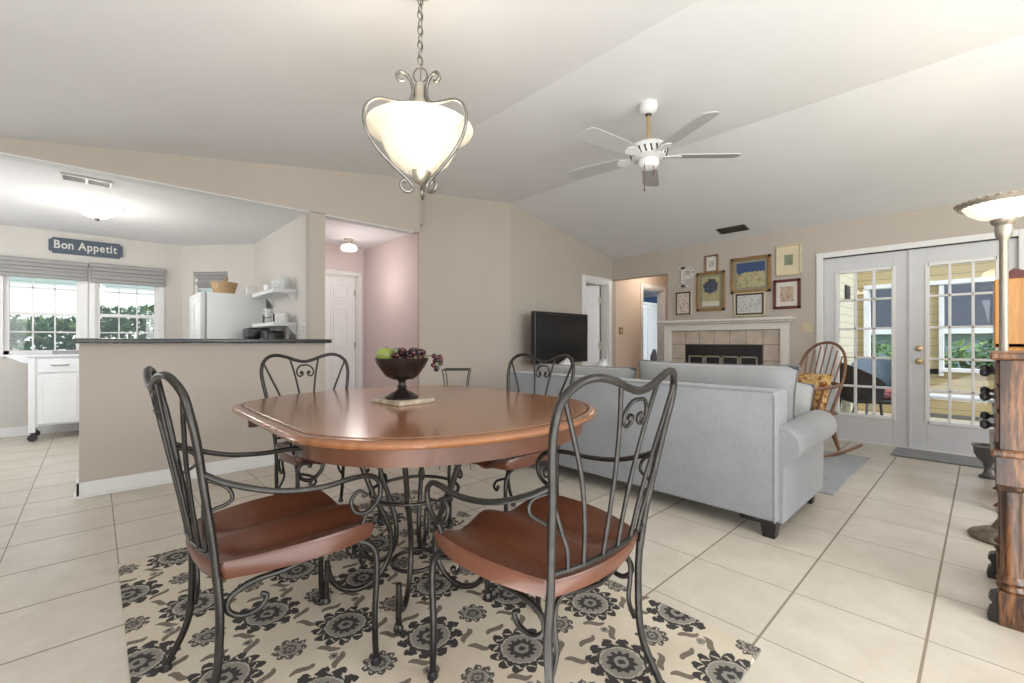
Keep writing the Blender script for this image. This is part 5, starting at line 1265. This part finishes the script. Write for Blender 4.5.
t = thing('tissue_box', 'small pale box beside the basket on the refrigerator', 'box', (1.39, 6.12, 1.662)); bm = B(); box(bm, -0.06, 0.06, -0.06, 0.06, 0, 0.10, bev=0.004); obj('body', bm, M['ceramic'], t)
bm = B(); box(bm, -0.03, 0.03, -0.01, 0.01, 0.10, 0.12); obj('lid', bm, M['ceramic'], t)
# wall shelves
for z_, lab in ((1.62, 'upper white wooden wall shelf holding glassware'), (1.265, 'lower white wooden wall shelf with cups, above the coffee maker')):
    t = thing('wall_shelf', lab, 'shelf', (XC, 5.1, z_), 0, 'white kitchen wall shelves')
    bm = B(); box(bm, -0.235, -0.001, 0, 0.86, 0, 0.042, bev=0.004); obj('board', bm, M['cart'], t)
    for y in (0.02, 0.80): bm = B(); prism(bm, [(-0.001, 0.0), (-0.09, 0.0), (-0.07, -0.02), (-0.02, -0.08), (-0.001, -0.09)], y, y + 0.025, mtx=Matrix(((1, 0, 0, 0), (0, 0, 1, 0), (0, 1, 0, 0), (0, 0, 0, 1)))); obj('bracket', bm, M['cart'], t)
bm = B(); box(bm, 0, 0.012, 0, 0.012, 0, 0.70)
# glassware
def glass_item(x, y, z, h, r, label, group, mat, name='drinking_glass', cat='glass', handle=False):
    t = thing(name, label, cat, (x, y, z), random.uniform(0, 6), group)
    bm = B(); lathe(bm, [(0, 0), (r * 0.75, 0), (r * 0.9, h * 0.4), (r, h), (r * 0.93, h), (r * 0.84, h * 0.4), (r * 0.68, 0.01), (0, 0.01)], 16); obj('body', bm, mat, t, 60)
    if handle: bm = B(); tube(bm, [(r * 0.9, 0, h * 0.8), (r * 1.6, 0, h * 0.75), (r * 1.6, 0, h * 0.35), (r * 0.85, 0, h * 0.25)], 0.005, 6, 4); obj('handle', bm, mat, t, 60)
    return t
wh = ('nearest to the bar', 'second from the bar', 'third from the bar', 'fourth from the bar', 'fifth from the bar')
for i in range(5): glass_item(XC - 0.10, 5.17 + i * 0.095, 1.663, (0.13, 0.11, 0.14, 0.11, 0.12)[i], 0.036, 'clear glass tumbler on the upper shelf, ' + wh[i], 'glassware on the upper shelf', M['clear'])
glass_item(XC - 0.12, 5.70, 1.663, 0.09, 0.06, 'squat white dish at the far end of the upper shelf', None, M['ceramic'], 'dish', 'dish')
for i in range(4): glass_item(XC - 0.10, 5.18 + i * 0.11, 1.308, 0.095, 0.040, 'white cup on the lower shelf, ' + wh[i], 'cups on the lower shelf', M['ceramic'], 'cup', 'cup', True)
glass_item(XC - 0.13, 5.66, 1.308, 0.17, 0.05, 'clear glass pitcher at the far end of the lower shelf', None, M['clear'], 'pitcher', 'pitcher', True)
t = thing('cup_rail', 'black bar rail in front of the cups on the lower shelf', 'rail', (XC - 0.23, 5.12, 1.3075))
bm = B(); tube(bm, [(0.01, 0.02, 0.055), (0.01, 0.40, 0.055)], 0.006, 6, smooth=False); obj('bar', bm, M['black'], t)
for y in (0.02, 0.40): bm = B(); box(bm, 0.003, 0.017, y - 0.007, y + 0.007, 0, 0.085); obj('post', bm, M['black'], t)
# base cabinets under shelves
t = thing('base_cabinet', 'white kitchen base cabinet hidden behind the half wall', 'cabinet', (XC - 0.01, 4.75, 0))
bm = B(); box(bm, -0.60, 0, 0.0, 1.2, 0.10, 0.88); obj('body', bm, M['cart'], t)
for i in range(2): bm = B(); box(bm, -0.62, -0.60, 0.02 + i * 0.6, 0.58 + i * 0.6, 0.12, 0.86, bev=0.004); obj('door', bm, M['cart'], t)
bm = B(); box(bm, -0.55, 0, 0.0, 1.2, 0, 0.10); obj('plinth', bm, M['black'], t)
bm = B(); box(bm, -0.63, 0, -0.01, 1.21, 0.88, 0.915, bev=0.004); o = obj('worktop', bm, M['granite'], None, None, (XC, 4.75, 0)); tag(o, 'dark granite worktop on the kitchen cabinet below the shelves', 'worktop')
t = thing('coffee_maker', 'black coffee maker below the kitchen shelves', 'coffee maker', (1.33, 5.62, 0.916), math.radians(0))
bm = B(); box(bm, -0.10, 0.10, -0.10, 0.12, 0.0, 0.04, bev=0.008); obj('base', bm, M['black'], t)
bm = B(); box(bm, -0.10, 0.10, 0.03, 0.12, 0.04, 0.25, bev=0.008); obj('tank', bm, M['black'], t)
bm = B(); box(bm, -0.11, 0.11, -0.12, 0.12, 0.225, 0.335, bev=0.014); obj('head', bm, M['black'], t)
bm = B(); lathe(bm, [(0, 0.042), (0.06, 0.042), (0.065, 0.10), (0.045, 0.17), (0, 0.172)], 18, (0, -0.045, 0)); obj('carafe', bm, M['clear'], t, 60)
t = thing('toaster', 'black toaster right of the coffee maker on the worktop', 'toaster', (1.40, 5.28, 0.916))
bm = B(); box(bm, -0.09, 0.09, -0.13, 0.13, 0.01, 0.30, bev=0.03, seg=3); obj('body', bm, M['black'], t, 50)
bm = B(); box(bm, -0.02, 0.02, -0.10, 0.10, 0.295, 0.302); obj('slot', bm, M['vent'], t)
bm = B(); box(bm, -0.105, -0.09, -0.02, 0.02, 0.2, 0.22); obj('lever', bm, M['vent'], t)
t = thing('wall_outlet', 'pale outlet plate on the kitchen wall near the bar', 'outlet', (XC, 4.86, 1.17)); bm = B(); box(bm, -0.007, 0, -0.035, 0.035, 0, 0.115, bev=0.003); obj('plate', bm, M['trim'], t)
bm = B(); box(bm, -0.009, -0.006, -0.015, 0.015, 0.02, 0.05); box(bm, -0.009, -0.006, -0.015, 0.015, 0.065, 0.095); obj('socket', bm, M['vent'], t)
# rolling cart
KX, KY = -0.525, 7.12
t = thing('kitchen_cart', 'white rolling kitchen cart with a drawer under the window', 'cart', (KX, KY, 0))
Wc, Dc = 0.95, 0.42
bm = B(); box(bm, -0.02, Wc, -0.02, Dc, 0.93, 0.955, bev=0.005); obj('top', bm, M['cart'], t)
bm = B(); box(bm, 0.05, Wc - 0.05, 0.012, Dc, 0.17, 0.93)
for x in (0.0, Wc - 0.055): box(bm, x, x + 0.055, 0, 0.055, 0.10, 0.93, bev=0.003); box(bm, x, x + 0.055, Dc - 0.055, Dc, 0.10, 0.93, bev=0.003)
obj('body', bm, M['cart'], t)
bm = B(); box(bm, 0.07, 0.42, -0.005, 0.012, 0.755, 0.90, bev=0.004); o = obj('drawer', bm, M['cart'], t)
bm = B(); tube(bm, [(0.18, -0.005, 0.84), (0.19, -0.03, 0.835), (0.30, -0.03, 0.835), (0.31, -0.005, 0.84)], 0.006, 6, 3); obj('handle', bm, M['pewter'], o, 60)
bm = B(); box(bm, 0.07, 0.42, -0.005, 0.012, 0.19, 0.74, bev=0.004); box(bm, 0.11, 0.38, -0.009, -0.004, 0.23, 0.70, bev=0.004); obj('door', bm, M['cart'], t)
bm = B(); box(bm, 0.43, 0.47, -0.02, 0.012, 0.80, 0.86); obj('latch', bm, M['black'], t)
bm = B(); prism(bm, [(0, 0.955), (-0.17, 0.955), (-0.165, 0.93), (-0.12, 0.915), (-0.05, 0.87), (0, 0.86)], 0.05, 0.37, mtx=Matrix(((1, 0, 0, 0), (0, 0, 1, 0), (0, 1, 0, 0), (0, 0, 0, 1)))); obj('towel_arm', bm, M['cart'], t)
for x in (0.03, Wc - 0.03):
    for y in (0.03, Dc - 0.03):
        bm = B(); b2 = B(); lathe(b2, [(0, -0.014), (0.038, -0.014), (0.04, -0.008), (0.04, 0.008), (0.038, 0.014), (0, 0.014)], 20); bmesh.ops.rotate(b2, cent=(0, 0, 0), matrix=Matrix.Rotation(PI / 2, 3, 'X'), verts=b2.verts); bmesh.ops.translate(b2, vec=(x, y, 0.041), verts=b2.verts); join(bm, b2)
        box(bm, x - 0.012, x + 0.012, y - 0.02, y - 0.016, 0.04, 0.11); box(bm, x - 0.012, x + 0.012, y + 0.016, y + 0.02, 0.04, 0.11); box(bm, x - 0.02, x + 0.02, y - 0.022, y + 0.022, 0.095, 0.11)
        obj('caster', bm, M['black'], t, 50)
t = thing('tray', 'low glass dish lying on the kitchen cart', 'tray', (KX + 0.30, KY + 0.18, 0.957)); bm = B(); box(bm, -0.11, 0.11, -0.08, 0.08, 0, 0.012, bev=0.004); obj('base', bm, M['brownframe'], t)
bm = B()
for q in ((-0.12, 0.12, -0.09, -0.08), (-0.12, 0.12, 0.08, 0.09), (-0.12, -0.11, -0.08, 0.08), (0.11, 0.12, -0.08, 0.08)): box(bm, *q, 0.0, 0.035)
obj('rim', bm, M['vent'], t)
# sign
t = thing('wall_sign', 'navy Bon Appetit sign with notched corners above the kitchen window', 'sign', (-0.065, YW, 2.265))
bm = B(); w_, h_, k = 0.335, 0.095, 0.03
prism(bm, [(-w_ + k, -h_), (w_ - k, -h_), (w_ - k, -h_ + k * .6), (w_, -h_ + k), (w_, h_ - k), (w_ - k, h_ - k * .6), (w_ - k, h_), (-w_ + k, h_), (-w_ + k, h_ - k * .6), (-w_, h_ - k), (-w_, -h_ + k), (-w_ + k, -h_ + k * .6)], 0.002, 0.022, mtx=Matrix(((1, 0, 0, 0), (0, 0, -1, 0), (0, 1, 0, 0), (0, 0, 0, 1)))); obj('board', bm, M['sign'], t)
def glyph(ch, size):
    cu = bpy.data.curves.new('txt', 'FONT'); cu.body = ch; cu.size = size; cu.extrude = 0.002; cu.offset = 0.0018
    to = bpy.data.objects.new('tmpT', cu); COL.objects.link(to); bpy.context.view_layer.update()
    me = bpy.data.meshes.new_from_object(to.evaluated_get(bpy.context.evaluated_depsgraph_get())); COL.objects.unlink(to)
    b = B(); b.from_mesh(me); return b
bm = B(); xcur = 0.0; S = 0.122; serif = []
for ch in 'Bon Appetit':
    if ch == ' ': xcur += 0.036; continue
    g = glyph(ch, S); x0 = min(v.co.x for v in g.verts); x1 = max(v.co.x for v in g.verts); y0 = min(v.co.y for v in g.verts); y1 = max(v.co.y for v in g.verts)
    dx = xcur - x0
    for v in g.verts: v.co.x += dx
    w = x1 - x0; a, b_ = xcur, xcur + w; q = 0.005; st = 0.013
    def sl(xa, xb, y): box(bm, xa, xb, y - q / 2, y + q / 2, -0.002, 0.002)
    if ch == 'B': sl(a - 0.008, a + st, y0 + q / 2); sl(a - 0.008, a + st, y1 - q / 2)
    if ch == 'n': sl(a - 0.006, a + st + 0.004, y0 + q / 2); sl(b_ - st - 0.004, b_ + 0.006, y0 + q / 2); sl(a - 0.006, a + 0.006, y1 - 0.004)
    if ch == 'A': sl(a - 0.006, a + 0.020, y0 + q / 2); sl(b_ - 0.020, b_ + 0.006, y0 + q / 2)
    if ch == 'p': sl(a - 0.006, a + st + 0.005, y0 + q / 2); sl(a - 0.006, a + 0.006, y1 - 0.004)
    if ch == 'i': sl(a - 0.005, b_ + 0.005, y0 + q / 2); sl(a - 0.005, a + 0.006, y0 + 0.052)
    join(bm, g); xcur = b_ + (0.012 if ch in 'npi' else 0.009)
bmesh.ops.transform(bm, matrix=Matrix.Translation((0, -0.024, -0.032)) @ Matrix(((1, 0, 0, 0), (0, 0, -1, 0), (0, 1, 0, 0), (0, 0, 0, 1))) @ Matrix.Diagonal((0.575 / xcur, 1.12, 1, 1)) @ Matrix.Translation((-xcur / 2, 0, 0)), verts=bm.verts)
obj('lettering', bm, M['signtext'], t)
